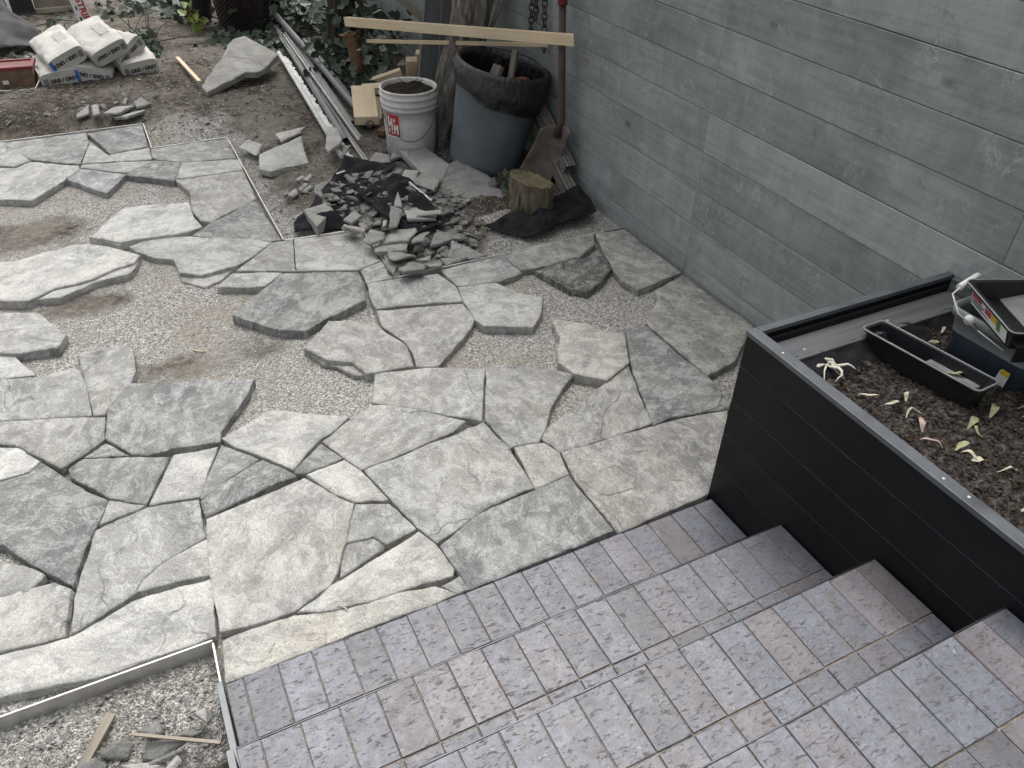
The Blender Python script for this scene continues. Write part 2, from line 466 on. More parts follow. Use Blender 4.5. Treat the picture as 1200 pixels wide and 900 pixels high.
M['tarpdark'] = simple('dark_tarp', (0.020, 0.020, 0.021), 0.7, 0.4, 8, 0.4, 20)
M['tarpblue'] = simple('blue_tarp', (0.012, 0.075, 0.30), 0.45, 0.4, 8, 0.4, 14)
M['wicker'] = simple('woven_resin', (0.030, 0.022, 0.019), 0.5, 0.45, 30, 0.2, 80)
M['greypot'] = simple('grey_pot', (0.055, 0.055, 0.055), 0.7, 0.2, 8, 0.2, 40)
M['slabstone'] = simple('weathered_slab', (0.30, 0.26, 0.20), 0.9, 0.35, 6, 0.4, 30)
M['ivy'] = m_leaf('ivy_leaf', (0.022, 0.040, 0.024), (0.060, 0.088, 0.055))
M['ivy_dusty'] = m_leaf('dusty_ivy_leaf', (0.045, 0.065, 0.044), (0.12, 0.145, 0.11))
M['lime'] = m_leaf('yellow_green_leaf', (0.10, 0.16, 0.025), (0.22, 0.26, 0.05))
M['crown'] = m_leaf('tree_leaf', (0.035, 0.075, 0.020), (0.085, 0.135, 0.040))
M['straw'] = simple('dry_straw_leaf', (0.50, 0.46, 0.34), 0.8, 0.3, 20, 0.2, 60)
M['leafgreen'] = simple('withered_green_leaf', (0.30, 0.30, 0.17), 0.7, 0.35, 16, 0.2, 60)
M['leafpink'] = simple('faded_pink_leaf', (0.44, 0.33, 0.27), 0.75, 0.3, 16, 0.2, 60)
M['twine'] = simple('pale_root', (0.62, 0.58, 0.48), 0.85, 0.2, 30, 0.3, 90)
M['traydark'] = simple('black_tray_plastic', (0.011, 0.012, 0.014), 0.33, 0.3, 8, 0.1, 40)
M['trayrim'] = simple('scuffed_tray_rim', (0.21, 0.21, 0.205), 0.5, 0.3, 20, 0.1, 40)
M['traygrey'] = simple('tray_inside_grey', (0.20, 0.20, 0.195), 0.5, 0.3, 14, 0.2, 50)
M['liquid'] = simple('blue_black_paint_residue', (0.030, 0.042, 0.055), 0.35, 0.4, 8, 0.15, 20)
M['pailwhite'] = simple('cloudy_white_plastic', (0.25, 0.27, 0.275), 0.4, 0.2, 6, 0.05, 30)
M['chain'] = simple('weathered_chain', (0.055, 0.06, 0.052), 0.6, 0.4, 20, 0.3, 60, 0.5)
M['downspout'] = simple('brown_aluminium_downspout', (0.14, 0.125, 0.108), 0.5, 0.25, 10, 0.15, 40)
M['shovelblade'] = simple('dirty_shovel_steel', (0.16, 0.135, 0.115), 0.65, 0.4, 14, 0.4, 50, 0.3)
M['terracotta'] = simple('terracotta', (0.30, 0.11, 0.06), 0.85, 0.25, 10, 0.3, 40)
_n = NT('mulch')
_f = _n.noise(70, 8, 0.7)
_c = _n.ramp(_f, [(0.32, (0.018, 0.015, 0.014)), (0.50, (0.064, 0.054, 0.047)), (0.66, (0.175, 0.152, 0.132))])
M['mulch'] = _n.done(_c, 0.95, _n.bump(_f, 1.0, 0.012), Specular_IOR_Level=0.2)
# ------------------------------------------------------------------ traced outlines, millimetres on the ground
FLAGS = [
    ('m',0,[(-884,5292),(-562,5164),(-557,4994),(-874,5096)]),
    ('d',0,[(-559,5166),(-150,5151),(-144,5016),(-208,4695),(-435,4839),(-505,4998),(-555,4993)]),
    ('D',0,[(-141,5140),(156,5165),(146,4807),(-48,4762)]),
    ('l',0,[(-140,4997),(-60,4751),(148,4790),(146,4605),(-198,4685)]),
    ('m',0,[(158,4758),(570,4766),(562,4448),(283,4509),(168,4596),(153,4621)]),
    ('m',0,[(-875,5106),(-505,4988),(-440,4832),(-512,4778),(-865,4914)]),
    ('l',0.01,[(-860,4876),(-509,4745),(-443,4800),(-218,4657),(-216,4590),(-288,4484),(-444,4292),(-841,4482)]),
    ('B',0,[(-215,4621),(-3,4449),(-113,4245),(-290,4504)]),
    ('m',0,[(-204,4678),(146,4589),(9,4465),(-211,4632)]),
    ('d',0.005,[(9,4452),(149,4578),(281,4490),(211,4262),(-3,4436)]),
    ('l',0,[(284,4502),(574,4436),(561,4274),(222,4294)]),
    ('y',0,[(218,4281),(560,4257),(547,3887),(300,3713),(257,3742),(240,3881),(263,4096)]),
    ('w',0.025,[(-45,4011),(64,3990),(235,3942),(232,3766),(253,3660),(187,3630),(4,3642),(-103,3645),(-214,3749),(-135,3889)]),
    ('w',0.02,[(-798,3682),(-504,3651),(-300,3709),(-224,3686),(-110,3582),(-39,3491),(-69,3428),(-134,3417),(-238,3356),(-391,3331),(-477,3280),(-785,3426)]),
    ('d',0,[(539,3869),(555,3410),(509,3412),(197,3612),(310,3714)]),
    ('l',0,[(-70,3614),(56,3665),(196,3604),(516,3409),(357,3264),(326,3254),(179,3231),(97,3283),(91,3415),(13,3466),(-41,3549)]),
    ('y',0,[(517,3395),(606,3392),(541,3101),(318,3208)]),
    ('l',0.005,[(297,3188),(486,3105),(396,3025),(218,3099)]),
    ('l',0,[(612,3394),(725,3401),(835,3393),(914,3351),(907,3041),(794,3007),(634,3074),(550,3106)]),
    ('y',0,[(802,3004),(909,3032),(908,2883),(790,2881)]),
    ('D',0.015,[(483,3087),(780,2975),(777,2893),(740,2746),(565,2682),(463,2625),(374,2670),(305,2761),(233,2849)]),
    ('y',0.01,[(563,2662),(721,2574),(734,2499),(777,2370),(756,2246),(590,2269),(563,2360),(483,2411),(463,2453),(431,2520)]),
    ('m',0,[(791,2877),(904,2869),(1096,2835),(1123,2700),(1106,2594),(764,2679),(764,2741)]),
    ('y',0.005,[(757,2656),(1094,2566),(1094,2444),(1045,2383),(837,2210),(768,2241),(787,2328),(783,2422),(743,2552)]),
    ('m',0,[(1116,2860),(1437,2875),(1421,2786),(1430,2700),(1306,2666),(1263,2682),(1212,2679),(1133,2705)]),
    ('l',0.01,[(1125,2681),(1257,2660),(1280,2655),(1342,2537),(1411,2469),(1342,2358),(1272,2292),(1101,2374),(1089,2429),(1101,2572)]),
    ('o',0,[(1442,2873),(1905,2891),(1862,2798),(1734,2716),(1500,2704),(1434,2719),(1425,2805)]),
    ('K',0.005,[(1491,2684),(1682,2703),(1834,2679),(1798,2558),(1689,2477),(1600,2434),(1548,2487),(1520,2585)]),
    ('o',0.005,[(1911,2877),(2001,2855),(2010,2408),(1807,2360),(1790,2451),(1801,2536),(1856,2724)]),
    ('o',0.005,[(1996,2389),(2026,1940),(1972,1867),(1853,1783),(1714,1757),(1702,1897),(1700,2137),(1845,2265),(1866,2321)]),
    ('Y',0.02,[(1358,2287),(1401,2281),(1478,2212),(1500,2169),(1568,2090),(1482,1930),(1354,1877),(1266,1954),(1246,2037),(1276,2098),(1331,2173)]),
    ('d',0,[(1603,2132),(1651,2138),(1694,2118),(1690,1922),(1710,1749),(1683,1593),(1660,1568),(1465,1617),(1376,1610),(1437,1786),(1497,1938)]),
    ('o',0,[(1483,1933),(1416,1753),(1378,1624),(1222,1613),(1111,1618),(1023,1625),(999,1710),(1036,1743),(1181,1796),(1352,1877)]),
    ('y',0,[(901,1710),(996,1683),(1018,1622),(997,1523),(876,1513)]),
    ('Z',0,[(1025,1618),(1372,1603),(1484,1594),(1651,1564),(1458,1331),(1339,1267),(1008,1261),(1007,1378),(1004,1489)]),
    ('l',0,[(621,2269),(799,2220),(987,2127),(921,1993),(858,1870),(710,1994),(560,2113)]),
    ('m',0.005,[(997,2130),(1094,2117),(1184,2052),(1268,1963),(1196,1913),(1107,1836),(1034,1746),(980,1690),(885,1709),(874,1832),(869,1865)]),
    ('m',0,[(348,1990),(461,2059),(558,2100),(654,2051),(724,1972),(807,1888),(746,1856),(468,1817),(422,1814)]),
    ('m',0,[(430,1806),(829,1852),(859,1860),(883,1712),(871,1515),(721,1505),(521,1437),(492,1522),(463,1646)]),
    ('d',0,[(871,1505),(992,1513),(991,1465),(995,1364),(998,1262),(542,1255),(525,1422),(662,1483),(717,1496)]),
    ('w',0,[(59,2142),(235,2219),(365,2134),(462,2077),(401,2033),(335,2000),(230,1901),(165,1990),(88,2086)]),
    ('d',0,[(52,2111),(143,1997),(28,1938),(-47,1894),(-48,1909)]),
    ('D',0,[(154,1984),(224,1888),(231,1869),(145,1859),(20,1830),(-47,1814),(-50,1886),(27,1932)]),
    ('d',0,[(341,1982),(383,1889),(265,1869),(231,1879),(232,1895)]),
    ('w',0,[(262,1857),(385,1873),(417,1809),(452,1652),(362,1689),(312,1751)]),
    ('z',0,[(-47,1801),(250,1850),(300,1757),(355,1683),(289,1549),(232,1453),(204,1420),(99,1380),(-10,1386),(-81,1399),(-74,1598),(-58,1730)]),
    ('m',0,[(361,1679),(451,1640),(486,1515),(392,1495),(368,1542),(290,1550)]),
    ('l',0.005,[(109,1371),(212,1416),(488,1495),(515,1422),(526,1327),(513,1308),(383,1321),(272,1329),(179,1344)]),
    ('Y',0,[(-81,1369),(-12,1377),(96,1368),(178,1341),(281,1321),(376,1321),(459,1300),(500,1258),(-97,1251)]),
    ('m',0,[(475,1292),(532,1302),(540,1256),(505,1257)]),
    ('m',0.02,[(-780,3313),(-446,3166),(-358,2961),(-388,2883),(-512,2902),(-765,3018)]),
    ('w',0,[(-773,3030),(-539,2926),(-470,2750),(-763,2831)]),
    ('m',0,[(-763,2821),(-466,2739),(-377,2743),(-343,2745),(-327,2713),(-315,2626),(-311,2433),(-753,2606)]),
    ('m',0,[(-324,2826),(-230,2827),(-150,2807),(-145,2701),(-155,2620),(-175,2564),(-261,2447),(-271,2424),(-302,2431),(-310,2597),(-318,2709)]),
    ('d',0,[(-179,2567),(21,2492),(219,2408),(186,2343),(62,2178),(49,2126),(-77,2157),(-167,2155),(-208,2181),(-276,2293),(-260,2440)]),
    ('m',0,[(-752,2598),(-271,2409),(-283,2291),(-346,2240),(-409,2200),(-472,2292),(-536,2383),(-747,2503)]),
    ('d',0,[(-279,2272),(-219,2179),(-344,2229)]),
    ('w',0,[(-746,2481),(-530,2364),(-469,2268),(-497,2230),(-733,2217)]),
    ('D',0,[(-464,2253),(-411,2166),(-351,2068),(-295,2001),(-324,1926),(-373,1818),(-406,1711),(-459,1779),(-520,1864),(-566,1939),(-723,2012),(-733,2198),(-497,2221)]),
    ('d',0,[(-389,2192),(-348,2220),(-222,2172),(-109,2119),(-197,1940),(-286,2008),(-385,2146)]),
    ('l',0,[(-91,2125),(38,2106),(-52,1908),(-187,1938)]),
    ('l',0,[(-290,1996),(-199,1932),(-323,1907)]),
    ('m',0,[(-339,1895),(-194,1923),(-55,1890),(-63,1734),(-195,1687),(-240,1652),(-263,1617),(-343,1579),(-417,1551),(-403,1666)]),
    ('l',0,[(-62,1723),(-73,1595),(-140,1607),(-257,1616),(-237,1649),(-192,1684)]),
    ('m',0,[(-722,1972),(-520,1841),(-471,1778),(-511,1737),(-712,1773)]),
    ('l',0,[(-448,1739),(-410,1698),(-426,1604),(-432,1548),(-703,1589),(-711,1759)]),
    ('w',0,[(-702,1576),(-424,1540),(-344,1564),(-270,1591),(-76,1579),(-81,1514),(-96,1393),(-162,1394),(-376,1397),(-696,1459)]),
]
LAYERS = [
    ('w',0.003,[(-482,3308),(-395,3360),(-241,3385),(-135,3446),(-70,3458),(-42,3518),(-68,3400),(-102,3356),(-227,3345),(-367,3269),(-467,3302)]),
    ('l',-0.015,[(97,3304),(179,3251),(327,3274),(237,3179),(174,3153),(94,3242)]),
    ('y',-0.01,[(465,2441),(487,2436),(569,2385),(594,2293),(621,2271),(550,2299),(510,2378),(463,2421)]),
    ('m',-0.012,[(292,1559),(370,1551),(393,1504),(368,1486),(239,1444),(279,1548)]),
    ('w',0.008,[(-226,3772),(-212,3778),(-104,3676),(-71,3651),(-108,3638)]),
]
SHARDS = [
    ('l',0.021,[(824,4645),(1027,4754),(961,4648),(827,4502)]),
    ('l',0.028,[(672,4369),(947,4525),(912,4333),(895,4179),(678,4147),(636,4206)]),
    ('l',0.021,[(598,4562),(669,4629),(726,4522),(665,4413)]),
    ('w',0.084,[(1103,4526),(1142,4461),(1123,4303),(1098,4234),(998,4122),(992,4168)]),
    ('m',0.042,[(1107,4280),(1167,4289),(1074,4129)]),
    ('m',0.035,[(838,3857),(951,3914),(925,3838),(834,3676),(811,3758)]),
    ('y',0.049,[(705,3563),(829,3602),(843,3528),(720,3372)]),
    ('m',0.035,[(1262,4155),(1317,4077),(1288,3983),(1179,4050)]),
    ('m',0.035,[(1317,4066),(1355,4138),(1378,4030),(1304,4018)]),
    ('m',0.063,[(1362,4137),(1480,4225),(1512,4019),(1550,3785),(1433,3608),(1373,3763)]),
    ('d',0.042,[(1543,3793),(1613,3826),(1688,3595),(1688,3367),(1622,3328),(1429,3359),(1304,3452),(1429,3604)]),
    ('m',0.063,[(1162,3767),(1219,3831),(1304,3825),(1275,3777),(1163,3738)]),
    ('m',0.049,[(1155,3733),(1256,3777),(1238,3726),(1147,3694)]),
    ('l',0.077,[(1232,3673),(1300,3781),(1354,3722),(1282,3609),(1259,3563),(1214,3610)]),
    ('m',0.084,[(1276,3608),(1369,3684),(1408,3566),(1336,3472),(1277,3566)]),
    ('m',0.056,[(1280,3578),(1368,3568),(1402,3581),(1364,3514),(1282,3522)]),
    ('Y',0.084,[(1094,3381),(1165,3519),(1130,3365)]),
    ('m',0.063,[(1137,3372),(1289,3344),(1243,3216),(1109,3238)]),
    ('Y',0.084,[(1170,3285),(1279,3238),(1266,3207),(1154,3244)]),
    ('d',0.084,[(998,3171),(1088,3409),(1115,3309),(1029,3157)]),
    ('m',0.07,[(862,3137),(918,3202),(968,3146),(943,3102),(878,3098)]),
    ('y',0.056,[(937,3101),(978,3149),(1038,3202),(1122,3165),(1116,3134),(1044,3065)]),
    ('d',0.063,[(1049,3026),(1064,3063),(1124,3115),(1163,3109),(1099,3026)]),
    ('y',0.042,[(900,3113),(1052,3090),(1017,3008),(893,3063)]),
    ('d',0.028,[(1138,3037),(1202,3133),(1282,3121),(1271,3068),(1164,3037)]),
    ('m',0.056,[(936,3015),(1035,2951),(933,2924),(918,2950)]),
    ('d',0.042,[(925,2864),(1004,2909),(1058,2885),(1034,2836),(933,2822)]),
    ('d',0.035,[(1028,2933),(1105,2941),(1083,2898)]),
    ('d',0.028,[(1061,2881),(1138,2888),(1116,2846),(1067,2858)]),
    ('d',0.014,[(1184,2937),(1252,3049),(1348,2886),(1301,2875)]),
    ('d',0.0105,[(1152,2948),(1256,2891),(1152,2875)]),
    ('m',0.056,[(847,3380),(933,3490),(940,3400),(866,3312)]),
    ('d',0.028,[(919,3027),(948,2931),(910,2878),(900,2932)]),
    ('Y',0.07,[(826,3323),(840,3338),(899,3206),(885,3178)]),
    ('Y',0.063,[(896,3307),(926,3306),(923,3249),(893,3251)]),
    ('Y',0.077,[(972,3197),(1001,3266),(1022,3269),(992,3212)]),
    ('m',0.042,[(1046,3499),(1092,3491),(1063,3440),(1034,3448)]),
    ('m',0.042,[(1051,3628),(1109,3603),(1084,3547),(1019,3562)]),
    ('m',0.035,[(977,3637),(1038,3624),(987,3566)]),
    ('l',0.035,[(1109,3788),(1168,3791),(1124,3696),(1108,3731)]),
    ('m',0.042,[(967,3311),(1032,3379),(998,3297)]),
    ('m',0.042,[(826,3349),(874,3340),(893,3273),(842,3272)]),
    ('l',0.021,[(774,3995),(822,4053),(834,4028),(781,3954)]),
    ('l',0.021,[(808,3971),(867,4064),(876,4030),(828,3934)]),
    ('m',0.021,[(758,3878),(808,3942),(823,3916),(766,3838)]),
    ('l',0.021,[(694,3824),(746,3874),(745,3829),(715,3806)]),
    ('m',0.021,[(768,3846),(825,3897),(834,3874),(785,3830)]),
    ('d',0.021,[(673,3851),(707,3891),(705,3837),(674,3814)]),
    ('m',0.042,[(-180,5377),(-99,5491),(-108,5347),(-175,5323)]),
    ('m',0.063,[(-85,5432),(-44,5456),(-51,5258),(-85,5221)]),
    ('l',0.056,[(-33,5272),(26,5368),(148,5386),(56,5262)]),
    ('l',0.035,[(20,5264),(204,5348),(181,5290),(79,5226)]),
    ('d',0.056,[(151,5413),(199,5478),(245,5374),(159,5340)]),
    ('m',0.063,[(88,5416),(118,5516),(124,5486),(103,5396)]),
    ('d',0.035,[(-40,5503),(31,5572),(38,5471),(-23,5414)]),
]
BED_DEBRIS = [
    ('k',-0.02,[(-304,1228),(-257,1236),(-248,1194),(-279,1204)]),
    ('k',-0.03,[(-393,1217),(-324,1234),(-316,1208),(-334,1178),(-381,1200)]),
    ('k',-0.03,[(-437,1206),(-402,1211),(-373,1181),(-383,1170),(-434,1189)]),
    ('k',-0.03,[(-304,1164),(-287,1194),(-256,1185),(-209,1156),(-279,1146)]),
    ('y',0,[(-179,1203),(-152,1208),(-154,1163)]),
    ('k',0,[(-155,1163),(-147,1194),(-138,1178)]),
    ('k',-0.03,[(-217,1183),(-204,1191),(-166,1164),(-194,1166)]),
    ('k',-0.05,[(-350,1359),(-329,1353),(-329,1331),(-339,1327)]),
    ('k',-0.05,[(-272,1366),(-258,1359),(-261,1333),(-271,1334)]),
    ('k',-0.05,[(-234,1354),(-221,1391),(-211,1389),(-222,1349)]),
    ('k',-0.05,[(-426,1267),(-407,1275),(-403,1267),(-420,1258)]),
    ('y',-0.02,[(-263,1112),(-229,1133),(-226,1115),(-247,1099)]),
    ('k',-0.02,[(-346,1162),(-291,1141),(-219,1139),(-218,1130),(-288,1129)]),
    ('m',-0.05,[(-710,1378),(-573,1311),(-578,1302),(-710,1363)]),
    ('y',-0.02,[(-347,1154),(-291,1141),(-262,1122),(-290,1114)]),
    ('m',-0.05,[(-463,1330),(-440,1331),(-434,1313),(-450,1310)]),
    ('m',-0.05,[(-709,1348),(-565,1289),(-548,1276),(-552,1267)]),
]
LOOSE_SLAB = [(578,5596,49),(725,5848,105),(759,5875,110),(859,6088,157),(908,6151,171),(998,6182,178),(1154,5895,115),(1039,5745,82),(949,5686,69),(880,5702,72),(598,5518,32)]

def tone_of(t): return TONE[t]
TONE = {'l': (0.358, 0.353, 0.334), 'm': (0.291, 0.288, 0.275), 'd': (0.225, 0.225, 0.217), 'D': (0.199, 0.200, 0.194),
        'K': (0.111, 0.108, 0.099), 'w': (0.427, 0.421, 0.400), 'y': (0.311, 0.303, 0.281), 'Y': (0.372, 0.356, 0.326),
        'o': (0.266, 0.259, 0.238), 'B': (0.274, 0.276, 0.272), 'z': (0.362, 0.353, 0.328), 'Z': (0.286, 0.277, 0.257),
        'k': (0.162, 0.158, 0.148)}
PATIO = [(-4, 5.20), (0.16, 5.18), (0.16, 4.76), (0.565, 4.77), (0.56, 3.40), (0.915, 3.36), (0.91, 2.875),
         (2.3, 2.88), (2.3, 1.1), (-0.1, 1.1), (-0.1, 1.38), (-4, 1.38)]
WALL_X = 2.095

def sstep(a, b, x):
    t = max(0.0, min(1.0, (x - a) / (b - a)))
    return t * t * (3 - 2 * t)

def gh(x, y):
    """ground height"""
    nz = 0.010 * fbm(x * 2.2, y * 2.2, 0.3, 3) + 0.004 * fbm(x * 14, y * 14, 4.0, 2)
    if -0.12 < x < 1.36 and y < 1.20 or (x > 1.3 and y < 1.25): return -0.12
    d = seg_dist((x, y), PATIO)
    if inside((x, y), PATIO):
        z = -0.029 + nz * 0.5
        hole = math.exp(-((x - 0.12) ** 2 / 0.06 + (y - 2.55) ** 2 / 0.10)) * 0.010
        return z - hole
    if y < 1.5 and x < 0.2:
        return -0.047 + nz * 1.0 - 0.03 * sstep(1.2, 1.05, y)
    z = -0.040 + 0.042 * sstep(0.0, 0.28, d) + 2.2 * nz
    if y > 5.0: z += 0.03 * sstep(0.02, 0.16, d) * sstep(0.75, 0.25, x) * sstep(5.0, 5.2, y)
    z += 0.045 * math.exp(-((x - 1.12) ** 2 / 0.07 + (y - 3.55) ** 2 / 0.10))
    z += 0.050 * math.exp(-((x - 1.58) ** 2 / 0.030 + (y - 3.30) ** 2 / 0.02))
    if x > 1.62 and y < 3.2: z = min(z, -0.035 + nz)
    if y > 5.2: z += 0.022 * fbm(x * 6, y * 6, 8.0, 3) * math.exp(-((x + 0.5) ** 2 / 0.5 + (y - 5.5) ** 2 / 0.06))
    z += 0.10 * sstep(7.2, 9.5, y)
    return z

def soil_amount(x, y):
    d = seg_dist((x, y), PATIO)
    if inside((x, y), PATIO):
        s = 0.0
        s += 0.95 * math.exp(-((x + 0.50) ** 2 / 0.12 + (y - 3.97) ** 2 / 0.035))
        s += 0.80 * math.exp(-((x + 0.30) ** 2 / 0.06 + (y - 3.22) ** 2 / 0.016))
        s += 0.55 * math.exp(-((x + 0.05) ** 2 / 0.05 + (y - 2.62) ** 2 / 0.03))
        s += 0.55 * math.exp(-((x - 0.30) ** 2 / 0.03 + (y - 2.65) ** 2 / 0.02))
        return s
    if y < 1.5 and x < 0.2: return sstep(1.13, 1.06, y) * 1.0 + 0.1 * sstep(-0.4, -0.1, x) * sstep(1.25, 1.1, y)
    s = 0.35 + 0.5 * sstep(0.05, 0.25, d)
    if y > 4.6 and x < 1.2: s -= 0.55 * math.exp(-((x - 0.45) ** 2 / 0.10 + (y - 5.05) ** 2 / 0.04))
    if y > 5.2 and x < 0.3: s += 0.35 * math.exp(-((d - 0.12) ** 2) / 0.01)
    if x < 0.8 and 3.3 < y < 3.65: s -= 0.25
    if x > 1.35 and y < 3.22: s -= 0.75 * sstep(1.35, 1.6, x)
    if x > 1.2 and y > 4.3: s += 0.4
    return s

def damp_amount(x, y):
    g = lambda cx, cy, a, b: math.exp(-((x - cx) ** 2 / a + (y - cy) ** 2 / b))
    d = 1.1 * g(-0.55, 5.48, 0.45, 0.06) + 0.8 * g(0.10, 5.95, 0.20, 0.03) + 0.9 * g(1.58, 3.30, 0.04, 0.03) + 0.7 * g(0.80, 3.75, 0.03, 0.08)
    d += 0.75 * sstep(1.25, 1.5, x) * sstep(4.6, 5.2, y) + 0.6 * g(-0.25, 6.9, 0.3, 0.15) + 0.6 * g(0.85, 5.55, 0.10, 0.05)
    if y < 1.3: d += sstep(1.13, 1.06, y)
    return max(0.0, min(1.0, d))

def axis_lines(fine, coarse):
    out = [fine[0]]
    while out[-1] < fine[1]: out.append(out[-1] + fine[2])
    for c in coarse: out.append(fine[1] + c); out.insert(0, fine[0] - c)
    return out

def build_ground():
    ext = [0.06, 0.16, 0.35, 0.7, 1.3, 2.5, 5, 10, 20, 50, 120, 250]
    xs = axis_lines((-1.15, 2.15, 0.0165), ext)
    ys = axis_lines((0.95, 5.6, 0.0165), [0.05, 0.1, 0.16, 0.24, 0.34, 0.46, 0.6, 0.78, 1.0, 1.25, 1.5, 1.8, 2.1, 2.5, 3, 4, 6, 10, 20, 50, 120, 250])
    vs, so = [], []
    for y in ys:
        for x in xs:
            near = -2.2 < x < 3.2 and -1 < y < 10
            vs.append((x, y, gh(x, y) if near else (0.09 if y > 5 else -0.05 if x < 0 else 0.0)))
            so.append(max(0, min(1, soil_amount(x, y))) if near else 0.85)
    w = len(xs)
    fs = [(j * w + i, j * w + i + 1, (j + 1) * w + i + 1, (j + 1) * w + i) for j in range(len(ys) - 1) for i in range(w - 1)]
    me = bpy.data.meshes.new('ground'); me.from_pydata(vs, [], fs)
    me.polygons.foreach_set('use_smooth', [True] * len(fs))
    ad = me.attributes.new('damp', 'FLOAT', 'POINT'); ad.data.foreach_set('value', [damp_amount(v[0], v[1]) for v in vs])
    at = me.attributes.new('soil', 'FLOAT', 'POINT'); at.data.foreach_set('value', so)
    me.update()
    tag(link('ground', me, M['ground']), kind='structure')
build_ground()

# ------------------------------------------------------------------ flagstones
def ragged(poly, step, amp, seed):
    out = []
    n = len(poly)
    for i in range(n):
        a, b = Vector(poly[i]), Vector(poly[(i + 1) % n])
        L = (b - a).length
        k = max(1, int(L / step))
        nrm = Vector((b.y - a.y, a.x - b.x)).normalized() if L > 1e-6 else Vector((0, 0))
        for q in range(k):
            t = q / k
            p = a.lerp(b, t)
            w = math.sin(math.pi * t) if k > 1 else 0
            o = (noise.noise(Vector((p.x * 16, p.y * 16, seed))) * 1.0 + noise.noise(Vector((p.x * 60, p.y * 60, seed + 5))) * 0.55) * amp
            out.append(p + nrm * o * (0.35 + 0.65 * min(1, 2.5 * w)))
    return out

def offset_poly(poly, d):
    n = len(poly); out = []
    for i in range(n):
        a, b, c = poly[i - 1], poly[i], poly[(i + 1) % n]
        e1 = (b - a); e2 = (c - b)
        if e1.length < 1e-7 or e2.length < 1e-7: out.append(b.copy()); continue
        e1.normalize(); e2.normalize()
        n1 = Vector((-e1.y, e1.x)); n2 = Vector((-e2.y, e2.x))
        m = n1 + n2
        if m.length < 1e-6: m = n1
        m = m.normalized()
        out.append(b + m * (d / max(0.55, m.dot(n1))))
    return out

def slab_mesh(name, poly, thick, seed, step=0.016, amp=0.0036, relief=0.0030, inset=-0.0016, tilt=(0, 0), flare=0.002, mat=None):
    """stone slab around its own centre, top near z = 0; poly in metres"""
    P = [Vector(p[:2]) for p in poly]
    area = sum(P[i - 1].x * P[i].y - P[i].x * P[i - 1].y for i in range(len(P)))
    if area < 0: P.reverse()
    c = sum(P, Vector((0, 0))) / len(P)
    P = [p - c for p in P]
    P = offset_poly(P, inset)
    ring = ragged(P, step, amp, seed)
    inner = offset_poly(ring, 0.0020)
    pts = list(inner)
    xs = [p.x for p in ring]; ys = [p.y for p in ring]
    rnd = random.Random(seed)
    g = step * 1.15
    y = min(ys)
    core = offset_poly(ring, 0.0020 + g * 0.55)
    while y < max(ys):
        x = min(xs)
        while x < max(xs):
            q = Vector((x + rnd.uniform(-0.3, 0.3) * g, y + rnd.uniform(-0.3, 0.3) * g))
            if inside(q, core): pts.append(q)
            x += g
        y += g
    n = len(inner)
    res = geometry.delaunay_2d_cdt(pts, [], [list(range(n))], 1, 1e-5)
    tv, tf, orig = res[0], res[2], res[3]
    def zt(p):
        a = fbm(p.x * 5 + seed * 3.1, p.y * 5, seed, 4)
        b = fbm(p.x * 9 + seed, p.y * 5.5 + 3, seed + 9, 3)
        ter = math.floor(b * 3.2) / 3.2
        fr = b * 3.2 - math.floor(b * 3.2)
        ter += sstep(0.82, 1.0, fr) / 3.2
        return relief * (a * 0.9 + ter * 1.4) + tilt[0] * p.x + tilt[1] * p.y
    vs = [(p.x, p.y, zt(p)) for p in tv]
    fs = [tuple(f) for f in tf]
    sm = [True] * len(fs)
    # rim ring then bottom ring
    imap = {}
    for i, o in enumerate(orig):
        for k in o:
            if k < n and k not in imap: imap[k] = i
    if len(imap) < n:
        for k in range(n):
            if k not in imap:
                imap[k] = min(range(len(tv)), key=lambda i: (tv[i] - inner[k]).length)
    o1 = len(vs)
    for k, p in enumerate(ring):
        ch = 0.0018 + 0.0025 * abs(noise.noise(Vector((p.x * 30, p.y * 30, seed + 2))))
        vs.append((p.x, p.y, zt(p) - ch))
    mid = offset_poly(ring, -flare * 0.4)
    o2 = len(vs)
    for k, p in enumerate(mid):
        j = noise.noise(Vector((p.x * 24, p.y * 24, seed + 7))) * 0.004
        vs.append((p.x + j, p.y - j, zt(ring[k]) - thick * (0.5 + 0.12 * noise.noise(Vector((p.x * 20, p.y * 20, seed + 3))))))
    o3 = len(vs)
    for k, p in enumerate(ring):
        vs.append((p.x * 0.998, p.y * 0.998, -thick + tilt[0] * p.x + tilt[1] * p.y))
    for k in range(n):
        k2 = (k + 1) % n
        fs.append((imap[k], o1 + k, o1 + k2, imap[k2])); sm.append(False)
        fs.append((o1 + k, o2 + k, o2 + k2, o1 + k2)); sm.append(False)
        fs.append((o2 + k, o3 + k, o3 + k2, o2 + k2)); sm.append(False)
    fs.append(tuple(o3 + k for k in reversed(range(n)))); sm.append(False)
    fs = [f for f in fs]
    me = bpy.data.meshes.new(name)
    me.from_pydata(vs, [], fs)
    me.polygons.foreach_set('use_smooth', sm)
    me.validate()
    bm = bmesh.new(); bm.from_mesh(me)
    bmesh.ops.recalc_face_normals(bm, faces=bm.faces)
    bm.to_mesh(me); bm.free(); me.update()
    me.materials.append(mat or M['stone'])
    return me, c

